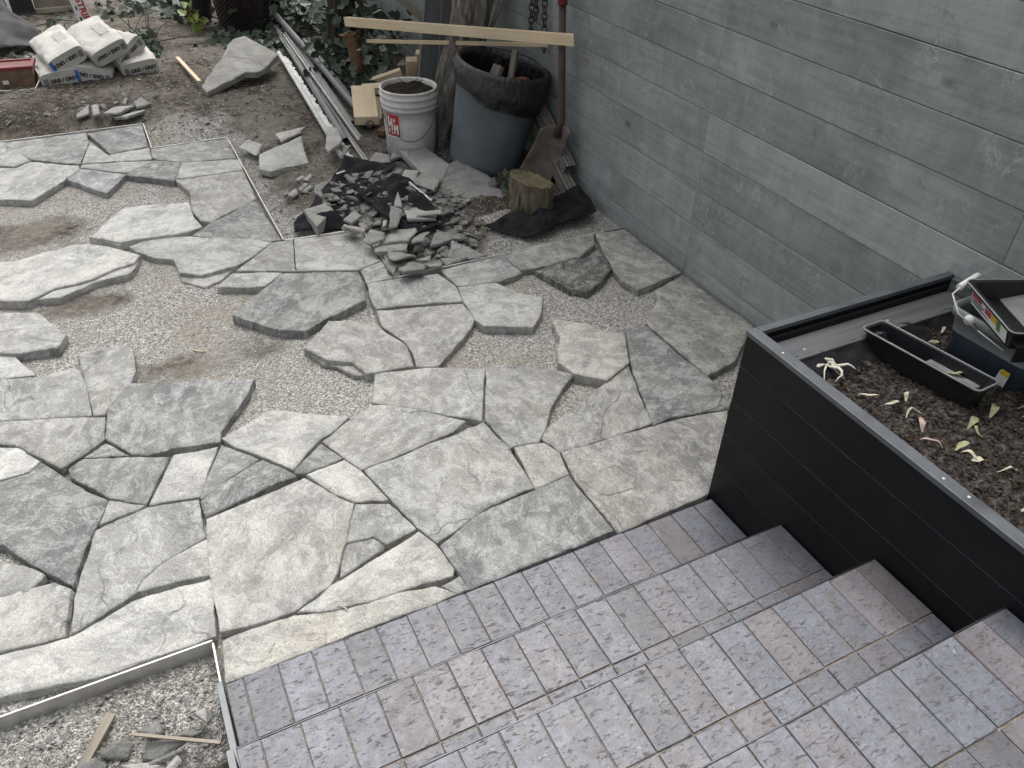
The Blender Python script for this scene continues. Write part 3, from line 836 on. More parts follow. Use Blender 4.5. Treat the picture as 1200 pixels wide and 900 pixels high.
patio = tag(empty('patio', (0, 0, 0)), kind='structure')
rs = random.Random(4)
FLAG_POLYS = []
flag_objs = []
for i, (t, z, P) in enumerate(FLAGS):
    z = z * 0.6
    poly = [(x / 1000, max(y / 1000, 1.2505) if x > -98 and y < 1300 else y / 1000) for x, y in P]
    poly = [(x + 0.055 if x > 1.975 else x, y) for x, y in poly]
    poly = [(x, 1.2505) if x > -0.098 and y < 1.262 else (x, y) for x, y in poly]
    FLAG_POLYS.append(poly)
    me, c = slab_mesh('flagstone', poly, 0.036 + z + rs.uniform(0, 0.004), i * 1.37 + 0.5)
    o = link('flagstone', me, None, patio, (c.x, c.y, z + rs.uniform(-0.0015, 0.0015)))
    k = rs.uniform(0.93, 1.07)
    o.color = (*[v * k for v in TONE[t]], 1)
    flag_objs.append((o, c))
for i, (t, z, P) in enumerate(LAYERS):
    poly = [(x / 1000, y / 1000) for x, y in P]
    me, c = slab_mesh('split_layer', poly, 0.03 + z, i * 2.1 + 90, step=0.012, amp=0.002, inset=0.0, flare=0.002)
    host = min(flag_objs, key=lambda fo: (fo[1] - c).length)[0]
    o = link('split_layer', me, None, host, (c.x - host.location.x, c.y - host.location.y, z - host.location.z))
    o.color = (*[v * 0.92 for v in TONE[t]], 1)

# the laid paving goes on beyond the picture's edge
rx = random.Random(14)
rows_y = [1.405, 1.80, 2.30, 2.78, 3.22, 3.62, 4.15, 4.65, 5.17]
xe = lambda y: -0.712 - 0.046 * (y - 1.4)
grid = [[(xe(y) - (0.012 if c == 0 else 0.50 * c + rx.uniform(-0.10, 0.10)), y + (rx.uniform(-0.09, 0.09) if 1.5 < y < 5.1 else 0)) for c in range(3)] for y in rows_y]
for r_ in range(len(rows_y) - 1):
    for c_ in range(2):
        q = [grid[r_][c_], grid[r_][c_ + 1], grid[r_ + 1][c_ + 1], grid[r_ + 1][c_]]
        cx_, cy_ = sum(p[0] for p in q) / 4, sum(p[1] for p in q) / 4
        poly = [(cx_ + (p[0] - cx_) * 0.965, cy_ + (p[1] - cy_) * 0.965) for p in q]
        if rx.random() < 0.6:
            a_, b_ = poly[2], poly[3]; poly[2:3] = [((a_[0] * 3 + poly[1][0]) / 4, (a_[1] * 3 + poly[1][1]) / 4), ((a_[0] * 3 + b_[0]) / 4, (a_[1] * 3 + b_[1]) / 4)]
        FLAG_POLYS.append(poly)
        me, c = slab_mesh('flagstone', poly, 0.038, 500 + r_ * 3.3 + c_, step=0.022)
        o = link('flagstone', me, None, patio, (c.x, c.y, 0.001))
        o.color = (*TONE[rx.choice('lmdmlw')], 1)

# ------------------------------------------------------------------ loose gravel lying on the bedding
def chips(name, region, count, size, mat, seed, zf=gh, flat=0.55, avoid=True, parent=None):
    r = random.Random(seed); vs, fs = [], []
    bbs = [(min(p[0] for p in q), max(p[0] for p in q), min(p[1] for p in q), max(p[1] for p in q), q) for q in FLAG_POLYS]
    n = 0
    for _ in range(count * 4):
        if n >= count: break
        x = r.uniform(region[0], region[1]); y = r.uniform(region[2], region[3])
        if len(region) > 4 and not region[4](x, y): continue
        if avoid and any(b[0] < x < b[1] and b[2] < y < b[3] and inside((x, y), b[4]) for b in bbs): continue
        n += 1
        s = r.uniform(*size) * (1.8 if r.random() < 0.04 else 1)
        z = zf(x, y) + s * 0.12
        a = r.uniform(0, 6.28); ca, sa = math.cos(a), math.sin(a)
        o = len(vs)
        e = (r.uniform(0.6, 1.3), r.uniform(0.5, 1.0), flat * r.uniform(0.6, 1.2))
        for dx, dy, dz in ((1, 0, 0), (-0.4, 0.9, 0), (-0.5, -0.8, 0), (0.2, 0.1, 1), (0.3, -0.7, 0.5)):
            ux, uy = dx * e[0] * s * 0.5, dy * e[1] * s * 0.5
            vs.append((x + ux * ca - uy * sa, y + ux * sa + uy * ca, z + dz * e[2] * s * 0.6 + r.uniform(-.1, .1) * s))
        fs += [(o, o + 1, o + 3), (o + 1, o + 2, o + 3), (o + 2, o + 4, o + 3), (o + 4, o, o + 3), (o + 2, o, o + 4)]
    me = bpy.data.meshes.new(name); me.from_pydata(vs, [], fs); me.update()
    return link(name, me, mat, parent)
in_patio = lambda x, y: inside((x, y), PATIO)
tag(chips('gravel', (-1.1, 2.05, 1.3, 4.7, in_patio), 24000, (0.0025, 0.006), M['chip'], 1), 'loose pale crushed gravel scattered between the flagstones', 'gravel', kind='stuff')
def on_stone(x, y):
    return any(seg_dist((x, y), q) < 0.05 and inside((x, y), q) for q in FLAG_POLYS if abs(q[0][0] - x) < 1 and abs(q[0][1] - y) < 1)
tag(chips('spilled_grit', (-0.9, 1.9, 1.45, 4.4, on_stone), 1100, (0.0022, 0.0045), M['chip'], 4, lambda x, y: 0.0035, 0.5, False), 'fine grit spilled over the flagstone edges', 'grit', kind='stuff')
tag(chips('bed_gravel', (-1.0, -0.11, 1.12, 1.37), 9000, (0.004, 0.011), M['chip'], 2, avoid=False), 'coarse pale gravel in the bed beside the steps', 'gravel', kind='stuff')
tag(chips('ground_litter', (-1.0, 2.0, 2.9, 6.6, lambda x, y: not in_patio(x, y)), 11000, (0.004, 0.012), M['chip'], 3, avoid=False), 'small stone grit littered over the bare soil behind the patio', 'grit', kind='stuff')

# ------------------------------------------------------------------ metal edging
def edging(label, runs):
    e = tag(empty('metal_edging', (runs[0][0][0], runs[0][0][1], 0)), label, 'edging')
    for a, b in runs:
        m = MB()
        m.beam((*a, -0.028), (*b, -0.028), 0.005, 0.062)
        o = m.build('edging_strip', M['edging'], e, 0.0008)
        o.location = (-runs[0][0][0], -runs[0][0][1], 0)
    return e
edging('thin aluminium edging strip stepping round the far corner of the flagstones',
       [((-1.3, 5.192), (0.165, 5.180)), ((0.165, 5.172), (0.163, 4.768)), ((0.171, 4.766), (0.573, 4.772)), ((0.573, 4.764), (0.566, 3.402)),
        ((0.573, 3.396), (0.922, 3.362)), ((0.922, 3.354), (0.914, 2.872)), ((0.921, 2.874), (2.085, 2.882))])
edging('thin aluminium edging strip along the gravel bed beside the steps', [((-1.3, 1.379), (-0.105, 1.379)), ((-0.105, 1.371), (-0.108, 1.255))])

# ------------------------------------------------------------------ stairs
X0, X1 = -0.100, 1.338
PW = 0.0830
stairs = tag(empty('stairs', (0.62, 0.9, -0.1)), 'paver-topped garden steps climbing beside the black planter', 'steps')
def sloc(p): return (p[0] - 0.62, p[1] - 0.9, p[2] + 0.1)
noseY = [None, 0.987, 0.715, 0.437]
treadZ = [0.0, 0.147, 0.300, 0.455]
# concrete cores with recessed joint bed
m = MB(); m.box(((X0 + X1) / 2, 0.62, -0.061), (X1 - X0, 1.244, 0.1156)); m.build('step_core', M['joint'], stairs, loc=sloc((0, 0, 0)))
for k in (1, 2, 3):
    y1 = noseY[k] - 0.003; z1 = treadZ[k] - 0.0032
    z0 = treadZ[k - 1] - 0.0032
    m = MB(); m.box(((X0 + X1) / 2, (y1 - 0.9) / 2, (z0 + z1) / 2), (X1 - X0 - 0.002 * k, y1 + 0.9, z1 - z0)); m.build('step_core', M['joint'], stairs, loc=sloc((0, 0, 0)))
pv_cache = {}
PT = [(0.108, 0.114, 0.138), (0.120, 0.118, 0.136), (0.110, 0.118, 0.144), (0.124, 0.114, 0.126), (0.098, 0.101, 0.118), (0.117, 0.123, 0.146)]
def paver_mesh(w, d, var):
    key = (round(w, 3), round(d, 3), var)
    if key not in pv_cache:
        mb = MB(); mb.box((0, 0, -0.011), (w, d, 0.022))
        me = mb.mesh('paver', 0.0013, 1)
        r = random.Random(var * 7 + 1)
        for v in me.vertices:
            v.co.x += r.uniform(-0.0007, 0.0007); v.co.y += r.uniform(-0.0007, 0.0007); v.co.z += r.uniform(-0.0004, 0.0004)
        me.materials.append(M['paver']); pv_cache[key] = me
    return pv_cache[key]
rp = random.Random(9)
def paver_row(y_front, y_back, z, off, last_trim=True):
    x = X0
    e = off
    d = y_front - y_back - 0.0035
    while x < X1 - 0.004:
        nx = min(e, X1)
        if nx - x > 0.012:
            w = nx - x - 0.0026
            o = link('paver', paver_mesh(w, d, rp.randrange(4)), None, stairs,
                     sloc(((x + nx) / 2 + rp.uniform(-.0006, .0006), (y_front + y_back) / 2 + rp.uniform(-.0008, .0008), z + rp.uniform(-0.0012, 0.0008))),
                     (rp.uniform(-.004, .004), rp.uniform(-.004, .004), rp.uniform(-.005, .005)))
            b = rp.choice(PT); kk = rp.uniform(0.82, 1.15)
            o.color = (b[0] * kk, b[1] * kk, b[2] * kk, 1)
        x = nx; e += PW
paver_row(1.2465, 1.076, 0.0, -0.058)
paver_row(1.076, 0.990, 0.0, -0.058)
offs = [0, -0.050, -0.054, -0.060]
for k in (1, 2, 3):
    paver_row(noseY[k] - 0.0025, noseY[k] - 0.170, treadZ[k], offs[k])
    if k < 3: paver_row(noseY[k] - 0.170, noseY[k + 1] - 0.002, treadZ[k], offs[k])
y = noseY[3] - 0.170
for d in (0.115, 0.168, 0.168, 0.168, 0.168):
    paver_row(y, y - d, treadZ[3], offs[3]); y -= d
for k in (1, 2, 3):
    m = MB(); m.box(((X0 + X1) / 2, noseY[k] - 0.0015, treadZ[k] - 0.016), (X1 - X0 - 0.001, 0.0035, 0.030))
    m.build('nosing_strip', M['nosing'], stairs, 0.0008, sloc((0, 0, 0)))
# raking side plate
m = MB()
prof = [(1.252, -0.09), (1.252, 0.006), (0.98, 0.045), (0.985, 0.150), (0.71, 0.200), (0.712, 0.305), (0.43, 0.350), (0.435, 0.458), (-0.8, 0.458), (-0.8, -0.09)]
vs = [(xx, yy, zz) for xx in (-0.118, -0.104) for yy, zz in prof]
n_ = len(prof)
m.add(vs, [tuple(range(n_)), tuple(reversed(range(n_, 2 * n_)))] + [(i, (i + 1) % n_, n_ + (i + 1) % n_, n_ + i) for i in range(n_)])
m.build('side_plate', M['sideplate'], stairs, 0.001, sloc((0, 0, 0)))

# ------------------------------------------------------------------ black planter against the wall
PX0, PX1, PY0, PY1, PZ = 1.343, 2.090, -0.85, 1.268, 0.600
planter = tag(empty('raised_planter', (1.7, 0.2, -0.05)), 'black boarded raised planter with metal rim beside the steps', 'planter')
def ploc(p=(0, 0, 0)): return (p[0] - 1.7, p[1] - 0.2, p[2] + 0.05)
seams = [-0.06, 0.123, 0.243, 0.3625, 0.4825, 0.584]
for a, b in zip(seams[:-1], seams[1:]):
    m = MB(); m.box((PX0 + 0.009, (PY0 + PY1) / 2, (a + b) / 2), (0.018, PY1 - PY0, b - a - 0.0028)); m.build('front_board', M['black'], planter, 0.0016, ploc())
    m = MB(); m.box(((PX0 + PX1) / 2 + 0.01, PY1 - 0.009, (a + b) / 2), (PX1 - PX0 - 0.022, 0.018, b - a - 0.0028)); m.build('end_board', M['black'], planter, 0.0016, ploc())
m = MB()
m.box((PX0 + 0.0235, (PY0 + PY1) / 2, 0.262), (0.008, PY1 - PY0 - 0.05, 0.62))
m.box(((PX0 + PX1) / 2, PY1 - 0.0235, 0.262), (PX1 - PX0 - 0.06, 0.008, 0.62))
m.build('lining_panel', M['hole'], planter, 0, ploc())
for a in seams[1:-1]:  # pale strip per seam, its colour standing in for edge highlights and dust
    m = MB(); m.box((PX0 + 0.0065, (PY0 + PY1) / 2, a), (0.010, PY1 - PY0 - 0.01, 0.0016)); m.build('seam_highlight', M['trim'], planter, 0, ploc())
RW = 0.034
m = MB(); m.box((PX0 + RW / 2 - 0.004, (PY0 + PY1) / 2, 0.592), (RW, PY1 - PY0 + 0.006, 0.014)); m.build('front_rim', M['trim'], planter, 0.0015, ploc())
m = MB(); m.box(((PX0 + PX1) / 2 + RW / 2, PY1 - RW / 2 + 0.008, 0.5925), (PX1 - PX0 - RW + 0.004, RW - 0.012, 0.013)); m.build('end_rim', M['trim'], planter, 0.0015, ploc())
m = MB(); m.box((PX1 - 0.012, (PY0 + PY1) / 2 - 0.016, 0.592), (0.022, PY1 - PY0 - 0.03, 0.0125)); m.build('wall_rim', M['trim'], planter, 0.0015, ploc())
m = MB(); m.box(((PX0 + PX1) / 2 + 0.012, PY1 - 0.072, 0.541), (PX1 - PX0 - 0.05, 0.085, 0.030)); m.build('ledger', M['ledger'], planter, 0.003, ploc())
m = MB(); m.box((PX0 + 0.049, (PY0 + PY1) / 2 - 0.09, 0.520), (0.030, PY1 - PY0 - 0.2, 0.05)); m.build('inner_ledger', M['ledger'], planter, 0.003, ploc())
rb = random.Random(77)
for (sx, sy, sz) in ((PX0 + 0.013, 1.15, 0.5995), (PX0 + 0.012, 0.66, 0.5995), (PX0 + 0.015, 0.60, 0.5995), (1.47, PY1 - 0.085, 0.5565), (1.78, PY1 - 0.075, 0.5565), (1.40, PY1 - 0.06, 0.5565)):
    m = MB(); m.lathe([(0.0, 0.0018), (0.0028, 0.0015), (0.0042, 0.0004), (0.0044, -0.002)], 10, (sx, sy, sz)); m.build('screw', M['alu'], planter, 0, ploc())
# liner: crumpled fabric strip along the inside edges
def cloth(name, corners, nx, ny, amp, freq, mat, seed, parent=None, loc=None, thick=0.004, zf=None):
    a, b, c, d = [Vector(p) for p in corners]
    vs, fs = [], []
    for j in range(ny + 1):
        for i in range(nx + 1):
            u, w = i / nx, j / ny
            p = a.lerp(b, u).lerp(d.lerp(c, u), w)
            e = min(1, 6 * min(u, 1 - u, w, 1 - w) + 0.25)
            wob = fbm(p.x * freq + seed, p.y * freq, seed, 3)
            p = p + Vector((noise.noise(Vector((p.y * freq, seed, p.z * 3))) * amp * 0.8, noise.noise(Vector((p.x * freq, seed + 4, 1))) * amp * 0.8, wob * amp * e))
            if zf: p.z = max(p.z, zf(p.x, p.y) + thick + 0.001) if p.z < zf(p.x, p.y) + 0.2 else p.z
            vs.append(p)
    w_ = nx + 1
    N = len(vs)
    for j in range(ny):
        for i in range(nx): fs.append((j * w_ + i, j * w_ + i + 1, (j + 1) * w_ + i + 1, (j + 1) * w_ + i))
    vs2 = [v - Vector((0, 0, thick)) for v in vs]
    top = list(fs)
    fs += [tuple(reversed([k + N for k in f])) for f in top]
    edge = [i for i in range(nx)] 
    for i in range(nx):
        fs.append((i + 1, i, N + i, N + i + 1)); o = ny * w_; fs.append((o + i, o + i + 1, N + o + i + 1, N + o + i))
    for j in range(ny):
        fs.append((j * w_, (j + 1) * w_, N + (j + 1) * w_, N + j * w_)); o = nx; fs.append(((j + 1) * w_ + o, j * w_ + o, N + j * w_ + o, N + (j + 1) * w_ + o))
    m = MB(); m.add(vs + vs2, fs, True)
    return m.build(name, mat, parent, 0, loc)
cloth('liner', [(1.398, PY1 - 0.105, 0.556), (2.055, PY1 - 0.105, 0.556), (2.05, PY1 - 0.175, 0.515), (1.44, PY1 - 0.185, 0.510)], 60, 10, 0.012, 22, M['fabric'], 3, planter, ploc(), 0.003)
cloth('liner', [(1.404, PY0 + 0.1, 0.550), (1.404, PY1 - 0.1, 0.553), (1.462, PY1 - 0.13, 0.516), (1.455, PY0 + 0.1, 0.512)], 120, 10, 0.012, 22, M['fabric'], 8, planter, ploc(), 0.003)
# mulch surface
def mulch_z(x, y): return 0.518 + 0.012 * fbm(x * 7, y * 7, 2.2, 3) + 0.007 * fbm(x * 45, y * 45, 6.0, 2)
vs, fs = [], []
xs = [1.39 + i * 0.007 for i in range(100)]; ys = [0.28 + j * 0.007 for j in range(131)]
ys = [-0.8, -0.4, 0.0, 0.15] + ys
for yy in ys:
    for xx in xs: vs.append((xx, yy, mulch_z(xx, yy)))
w = len(xs)
fs = [(j * w + i, j * w + i + 1, (j + 1) * w + i + 1, (j + 1) * w + i) for j in range(len(ys) - 1) for i in range(w - 1)]
m = MB(); m.add(vs, fs, True); m.build('mulch_bed', M['mulch'], planter, 0, ploc())
ch = chips('mulch_chips', (1.43, 2.04, 0.3, 1.12), 4500, (0.006, 0.019), M['mulch'], 5, mulch_z, 0.4, False, planter); ch.location = ploc(); tag(ch, kind='stuff')

# ------------------------------------------------------------------ grey boarded wall
wall = tag(empty('board_wall', (WALL_X + 0.06, 2.4, -0.1)), 'tall weathered grey wall of wide horizontal boards behind the planter', 'wall')
def wloc(): return (-(WALL_X + 0.06), -2.4, 0.1)
m = MB(); m.box((WALL_X + 0.085, 2.8, 1.0), (0.12, 8.2, 2.18)); m.build('wall_core', M['hole'], wall, 0, wloc())
zs = [-0.09] + [0.0624 + 0.1564 * k for k in range(14)]
rw = random.Random(21)
for r_, (a, b) in enumerate(zip(zs[:-1], zs[1:])):
    cuts = [-1.2, 2.433 + rw.uniform(-0.006, 0.006), 6.9]
    if r_ == 5: cuts.insert(1, 1.135)
    if r_ in (2, 9): cuts.insert(1, 0.1)
    if r_ in (3, 7, 11): cuts.insert(-1, 4.6)
    for y0, y1 in zip(cuts[:-1], cuts[1:]):
        L = y1 - y0 - 0.0016
        ny = max(2, int(L / 0.12))
        h = b - a - 0.0022
        px = rw.uniform(-0.0012, 0.0012)
        m = MB(); vs = []; prof = [(0.018, -h / 2), (0.0016, -h / 2), (0.0, -h / 2 + 0.0018), (-0.0008, 0), (0.0, h / 2 - 0.0018), (0.0016, h / 2), (0.018, h / 2)]
        for j in range(ny + 1):
            yy = -L / 2 + L * j / ny
            wv = 0.0011 * fbm(yy * 1.3 + r_ * 7, r_, 0.5, 2)
            for px_, pz in prof: vs.append((px_ + wv, yy, pz + 0.4 * wv))
        q = len(prof); fs = [(j * q + i, j * q + i + 1, (j + 1) * q + i + 1, (j + 1) * q + i) for j in range(ny) for i in range(q - 1)]
        fs += [tuple(range(q)), tuple(reversed(range(ny * q, ny * q + q)))]
        m.add(vs, fs)
        o = m.build('board', M['board'], wall)
        o.location = Vector(wloc()) + Vector((WALL_X + px, (y0 + y1) / 2, (a + b) / 2))

# ================================================================== OBJECTS
# ------------------------------------------------------------------ loose slabs and broken offcuts
def stone_thing(name, poly, z, thick, tone, seed, tilt=(0, 0), step=0.012, amp=0.003):
    me, c = slab_mesh(name, poly, thick, seed, step=step, amp=amp, inset=0, tilt=tilt, flare=0.003, mat=M['shard'])
    o = link(name, me, None, None, (c.x, c.y, z))
    o.color = (*tone, 1)
    return o
cz = sum(p[2] for p in LOOSE_SLAB) / len(LOOSE_SLAB) / 1000
stone_thing('loose_slab', [(x / 1000, y / 1000) for x, y, z in LOOSE_SLAB], cz, 0.035, TONE['y'], 300.3, (0, 0.22), 0.016, 0.004)
tag(bpy.data.objects['loose_slab'], 'large tan flagstone propped on bare soil in front of the woven planter', 'stone slab')
SPECIAL = {1: ('pale tapering flagstone slab lying flat on soil beside the rubble pile', 'stone slab', 'loose_slab'),
           0: ('thin pale pointed stone flake lying behind a pale slab', 'stone flake', 'stone_flake'),
           2: ('small pale stone lying on soil by the corner of the edging', 'stone', 'small_stone'),
           3: ('pale grey stone chunk lying across the white channels', 'stone chunk', 'stone_chunk'),
           6: ('thick tan stone block on black fabric', 'stone block', 'stone_block'),
           9: ('long narrow stone slab leaning in front of the white bucket', 'stone slab', 'loose_slab'),
           10: ('broad dark grey stone slab lying in front of the rubbish can', 'stone slab', 'loose_slab')}
rq = random.Random(31)
for i, (t, z, P) in enumerate(SHARDS):
    poly = [(x / 1000, y / 1000) for x, y in P]
    k = rq.uniform(0.80, 1.08)
    tone = [v * k for v in TONE[t]]
    far = i >= len(SHARDS) - 7
    tilt = (rq.uniform(-0.14, 0.14), rq.uniform(-0.14, 0.14))
    thick = rq.uniform(0.008, 0.017)
    if i in (0, 1, 2): tone = [v * 1.15 for v in TONE[t]]
    if i in (1, 9, 10): tilt = (0.02, 0.05); thick = 0.032
    if i == 6: thick = 0.05
    if i in SPECIAL:
        lab, cat, nm = SPECIAL[i]
        o = stone_thing(nm, poly, z, thick, tone, 120 + i * 1.7, tilt, 0.013, 0.003)
        tag(o, lab, cat)
    else:
        o = stone_thing('stone_shard', poly, z, thick, tone, 120 + i * 1.7, tilt, 0.013, 0.0028)
        if far: tag(o, 'grey stone shard on dark soil in front of the paper sacks', 'stone shard', 'stone shards in front of the sacks')
        elif 42 <= i < 48: tag(o, 'small pale stone flake on soil between the pale slab and black fabric', 'stone flake', 'flakes beside the black fabric')
        else:
            wd = {'Y': 'pale tan splinter of stone', 'y': 'tan broken stone shard', 'd': 'dark grey broken stone shard', 'l': 'pale grey broken stone shard', 'm': 'mid grey broken stone shard', 'w': 'whitish broken stone shard'}[t]
            tag(o, wd + ' on the rubble heap', 'stone shard', wd + 's on the rubble heap')
for i, (t, z, P) in enumerate(BED_DEBRIS):
    poly = [(x / 1000, y / 1000) for x, y in P]
    k = rq.uniform(0.85, 1.1)
    o = stone_thing('stone_flake', poly, z, 0.012, [v * k for v in TONE[t]], 220 + i * 1.3, (rq.uniform(-.2, .2), rq.uniform(-.2, .2)), 0.009, 0.002)
    wd = {'k': 'dark', 'y': 'tan', 'm': 'mid grey'}[t]
    tag(o, wd + ' stone flake in the gravel bed beside the steps', 'stone flake', wd + ' stone flakes in the gravel bed')
def rub(x, y): return ((x - 1.13) ** 2 / 0.11 + (y - 3.38) ** 2 / 0.27) < 1 and not (x < 0.93 and y < 3.40)
def big_chips(name, reg, count, size, seed, lift=0.03):
    r = random.Random(seed); mb = MB()
    for _ in range(count * 5):
        if count <= 0: break
        x, y = r.uniform(reg[0], reg[1]), r.uniform(reg[2], reg[3])
        if not reg[4](x, y): continue
        count -= 1
        s = r.uniform(*size)
        n = r.choice((3, 4, 5)); a0 = r.uniform(0, 6.28)
        rot = Matrix.Rotation(r.uniform(-0.5, 0.5), 3, 'X') @ Matrix.Rotation(r.uniform(-0.5, 0.5), 3, 'Y')
        c = Vector((x, y, gh(x, y) + r.uniform(0, lift)))
        th = s * r.uniform(0.08, 0.2)
        ring = [Vector((math.cos(a0 + 6.28 * k / n + r.uniform(-.35, .35)) * s * 0.5 * r.uniform(.7, 1.2), math.sin(a0 + 6.28 * k / n) * s * 0.5 * r.uniform(.6, 1.1), 0)) for k in range(n)]
        vs = [c + rot @ (p + Vector((0, 0, th / 2))) for p in ring] + [c + rot @ (p * 1.05 - Vector((0, 0, th / 2))) for p in ring]
        mb.add(vs, [tuple(range(n)), tuple(reversed(range(n, 2 * n)))] + [(k, n + k, n + (k + 1) % n, (k + 1) % n) for k in range(n)])
    o = mb.build(name, M['shard']); o.color = (0.205, 0.20, 0.187, 1)
    return o
tag(big_chips('rubble', (0.8, 1.5, 2.88, 3.95, rub), 380, (0.016, 0.075), 6), 'small broken stone rubble filling the heap', 'rubble', kind='stuff')
tag(big_chips('bed_rubble', (-0.75, -0.12, 1.10, 1.36, lambda x, y: True), 130, (0.008, 0.026), 7, 0.01), 'small stone fragments in the gravel bed', 'rubble', kind='stuff')
tag(big_chips('soil_clods', (-0.9, 1.3, 5.0, 6.6, lambda x, y: not in_patio(x, y)), 260, (0.01, 0.035), 8, 0.005), 'small clods and stones on the far soil', 'clods', kind='stuff')

def gcloth(name, corners, nx, ny, amp, freq, mat, seed, label, cat):
    cs = [(x, y, gh(x, y) + dz) for x, y, dz in corners]
    o = cloth(name, cs, nx, ny, amp, freq, mat, seed, zf=gh)
    return tag(o, label, cat)
gcloth('landscape_fabric', [(0.60, 3.44, .03), (0.84, 3.40, .02), (1.26, 3.84, .06), (1.06, 4.04, .07)], 90, 44, 0.060, 7, M['fabric'], 1.5, 'crumpled black landscape fabric under the stone rubble heap', 'fabric')
gcloth('landscape_fabric', [(0.95, 3.62, .04), (1.12, 3.14, .04), (1.30, 3.20, .05), (1.22, 3.70, .05)], 60, 50, 0.055, 9, M['fabric'], 4.2, 'torn black fabric scrap poking out between stone shards', 'fabric')
gcloth('landscape_fabric', [(1.43, 3.12, .02), (2.03, 3.26, .07), (2.02, 3.05, .06), (1.60, 2.99, .03)], 90, 36, 0.045, 8, M['fabric'], 7.7, 'rolled black landscape fabric at the foot of the stump', 'fabric')

def straw_litter(name, reg, count, seed, label, mat, L=(0.015, 0.05), zf=gh):
    r = random.Random(seed); vs, fs = [], []
    for _ in range(count):
        x, y = r.uniform(reg[0], reg[1]), r.uniform(reg[2], reg[3])
        if len(reg) > 4 and not reg[4](x, y): continue
        a = r.uniform(0, 6.28); l = r.uniform(*L); w = r.uniform(0.0008, 0.003); z = zf(x, y) + 0.004
        dx, dy = math.cos(a) * l / 2, math.sin(a) * l / 2; nx, ny = -math.sin(a) * w, math.cos(a) * w; h = r.uniform(0, 0.008); o = len(vs)
        vs += [(x - dx - nx, y - dy - ny, z), (x - dx + nx, y - dy + ny, z), (x + dx + nx, y + dy + ny, z + h), (x + dx - nx, y + dy - ny, z + h), (x, y, z + h * 0.5 + w * 1.5)]
        fs += [(o, o + 1, o + 4), (o + 1, o + 2, o + 4), (o + 2, o + 3, o + 4), (o + 3, o, o + 4)]
    me = bpy.data.meshes.new(name); me.from_pydata(vs, [], fs); me.update()
    return tag(link(name, me, mat), label, 'litter', kind='stuff')
straw_litter('plant_litter', (-0.9, 2.0, 2.95, 7.2, lambda x, y: not in_patio(x, y) and not (x > 1.5 and y < 3.2)), 2600, 51, 'dry straw and twig litter over the bare soil', M['oldwood'])
straw_litter('dark_litter', (-0.9, 2.0, 3.0, 7.2, lambda x, y: not in_patio(x, y) and not (x > 1.5 and y < 3.2)), 2200, 52, 'dark bark litter over the bare soil', M['bark_brown'], (0.01, 0.035))
straw_litter('mulch_litter', (1.43, 2.03, 0.3, 1.15), 900, 53, 'fine bark shreds over the planter mulch', M['bark_brown'], (0.008, 0.028), mulch_z)

# sticks, slivers
def stick(name, a, b, w, h, mat, label, cat, group=None, bevel=0.001):
    a, b = Vector(a), Vector(b)
    c = (a + b) / 2
    m = MB(); d = (b - a)
    x, z, dd = frame(d)
    mat3 = Matrix((x, dd, z)).transposed()
    m.box((0, 0, 0), (w, d.length, h))
    r = random.Random(d.length)
    for i, v in enumerate(m.v): m.v[i] = tuple(q + r.uniform(-1, 1) * min(w, h) * 0.12 for q in v)
    o = m.build(name, mat, None, bevel)
    o.matrix_world = Matrix.Translation(c) @ mat3.to_4x4()
    return tag(o, label, cat, group)
stick('wood_stick', (-0.428, 1.195, -0.040), (-0.352, 1.295, -0.022), 0.022, 0.014, M['oldwood'], 'broad splintered grey stick standing out of the gravel bed', 'stick')
stick('wood_stick', (-0.312, 1.214, -0.008), (-0.138, 1.116, -0.022), 0.008, 0.006, M['oldwood'], 'slim pale stick lying across stone flakes near the steps', 'stick')
stick('wood_stick', (0.530, 6.300, 0.045), (0.585, 5.700, 0.045), 0.026, 0.016, M['pine'], 'pale pointed wooden stake lying on soil beside a large tan slab', 'stake')
for a, b, lab in (((1.240, 3.56, .10), (1.285, 3.38, .07), 'white plastic sliver lying on the rubble heap beside a tan flake'), ((0.96, 3.865, .07), (1.010, 3.885, .07), 'white plastic sliver lying on the black fabric')):
    stick('plastic_sliver', a, b, 0.010, 0.004, M['whitevinyl'], lab, 'sliver')
m = MB(); m.tube([(0.205, 1.345, 0.004), (0.213, 1.34, 0.006), (0.222, 1.328, 0.005), (0.226, 1.322, 0.003)], [0.0015, 0.002, 0.002, 0.001], 6)
tag(m.build('twig', M['straw']), 'short pale twig lying on a beige flagstone by the steps', 'twig')
m = MB(); m.tube([(0.055, 2.74, -0.036), (0.066, 2.72, -0.03), (0.082, 2.71, -0.032), (0.1, 2.708, -0.038)], 0.0028, 6)
tag(m.build('twig', M['straw']), 'curled pale root fragment lying on open gravel', 'twig')

# ------------------------------------------------------------------ rubbish can with liner
can = tag(empty('rubbish_can', (1.785, 3.86, 0.0)), 'blue-grey plastic rubbish can lined with a black bag, leaning by the wall', 'rubbish can')
ax = Vector((0.888 * math.sin(R(10.5)), -0.46 * math.sin(R(10.5)), math.cos(R(10.5))))
can.rotation_euler = Vector((0, 0, 1)).rotation_difference(ax).to_euler()
CH, CR0, CR1 = 0.525, 0.192, 0.228
def can_r(z): return CR0 + (CR1 - CR0) * z / CH
m = MB(); n = 72; vs = []; rows = 18
prof = [(0.0, 0.0), (0.93, 0.0), (0.985, 0.008), (1, 0.025)]
zz = [0.025 + (CH - 0.03) * k / rows for k in range(rows + 1)]
ringz = [(1, z) for z in zz]
def can_ring(f, z, ribs=True):
    out = []
    for k in range(n):
        t = 2 * math.pi * k / n
        rib = 0.0045 * max(0, math.cos(4 * t + 0.6)) ** 6 if ribs else 0
        r = can_r(z) * f + rib
        out.append((r * math.cos(t), r * math.sin(t), z))
    return out
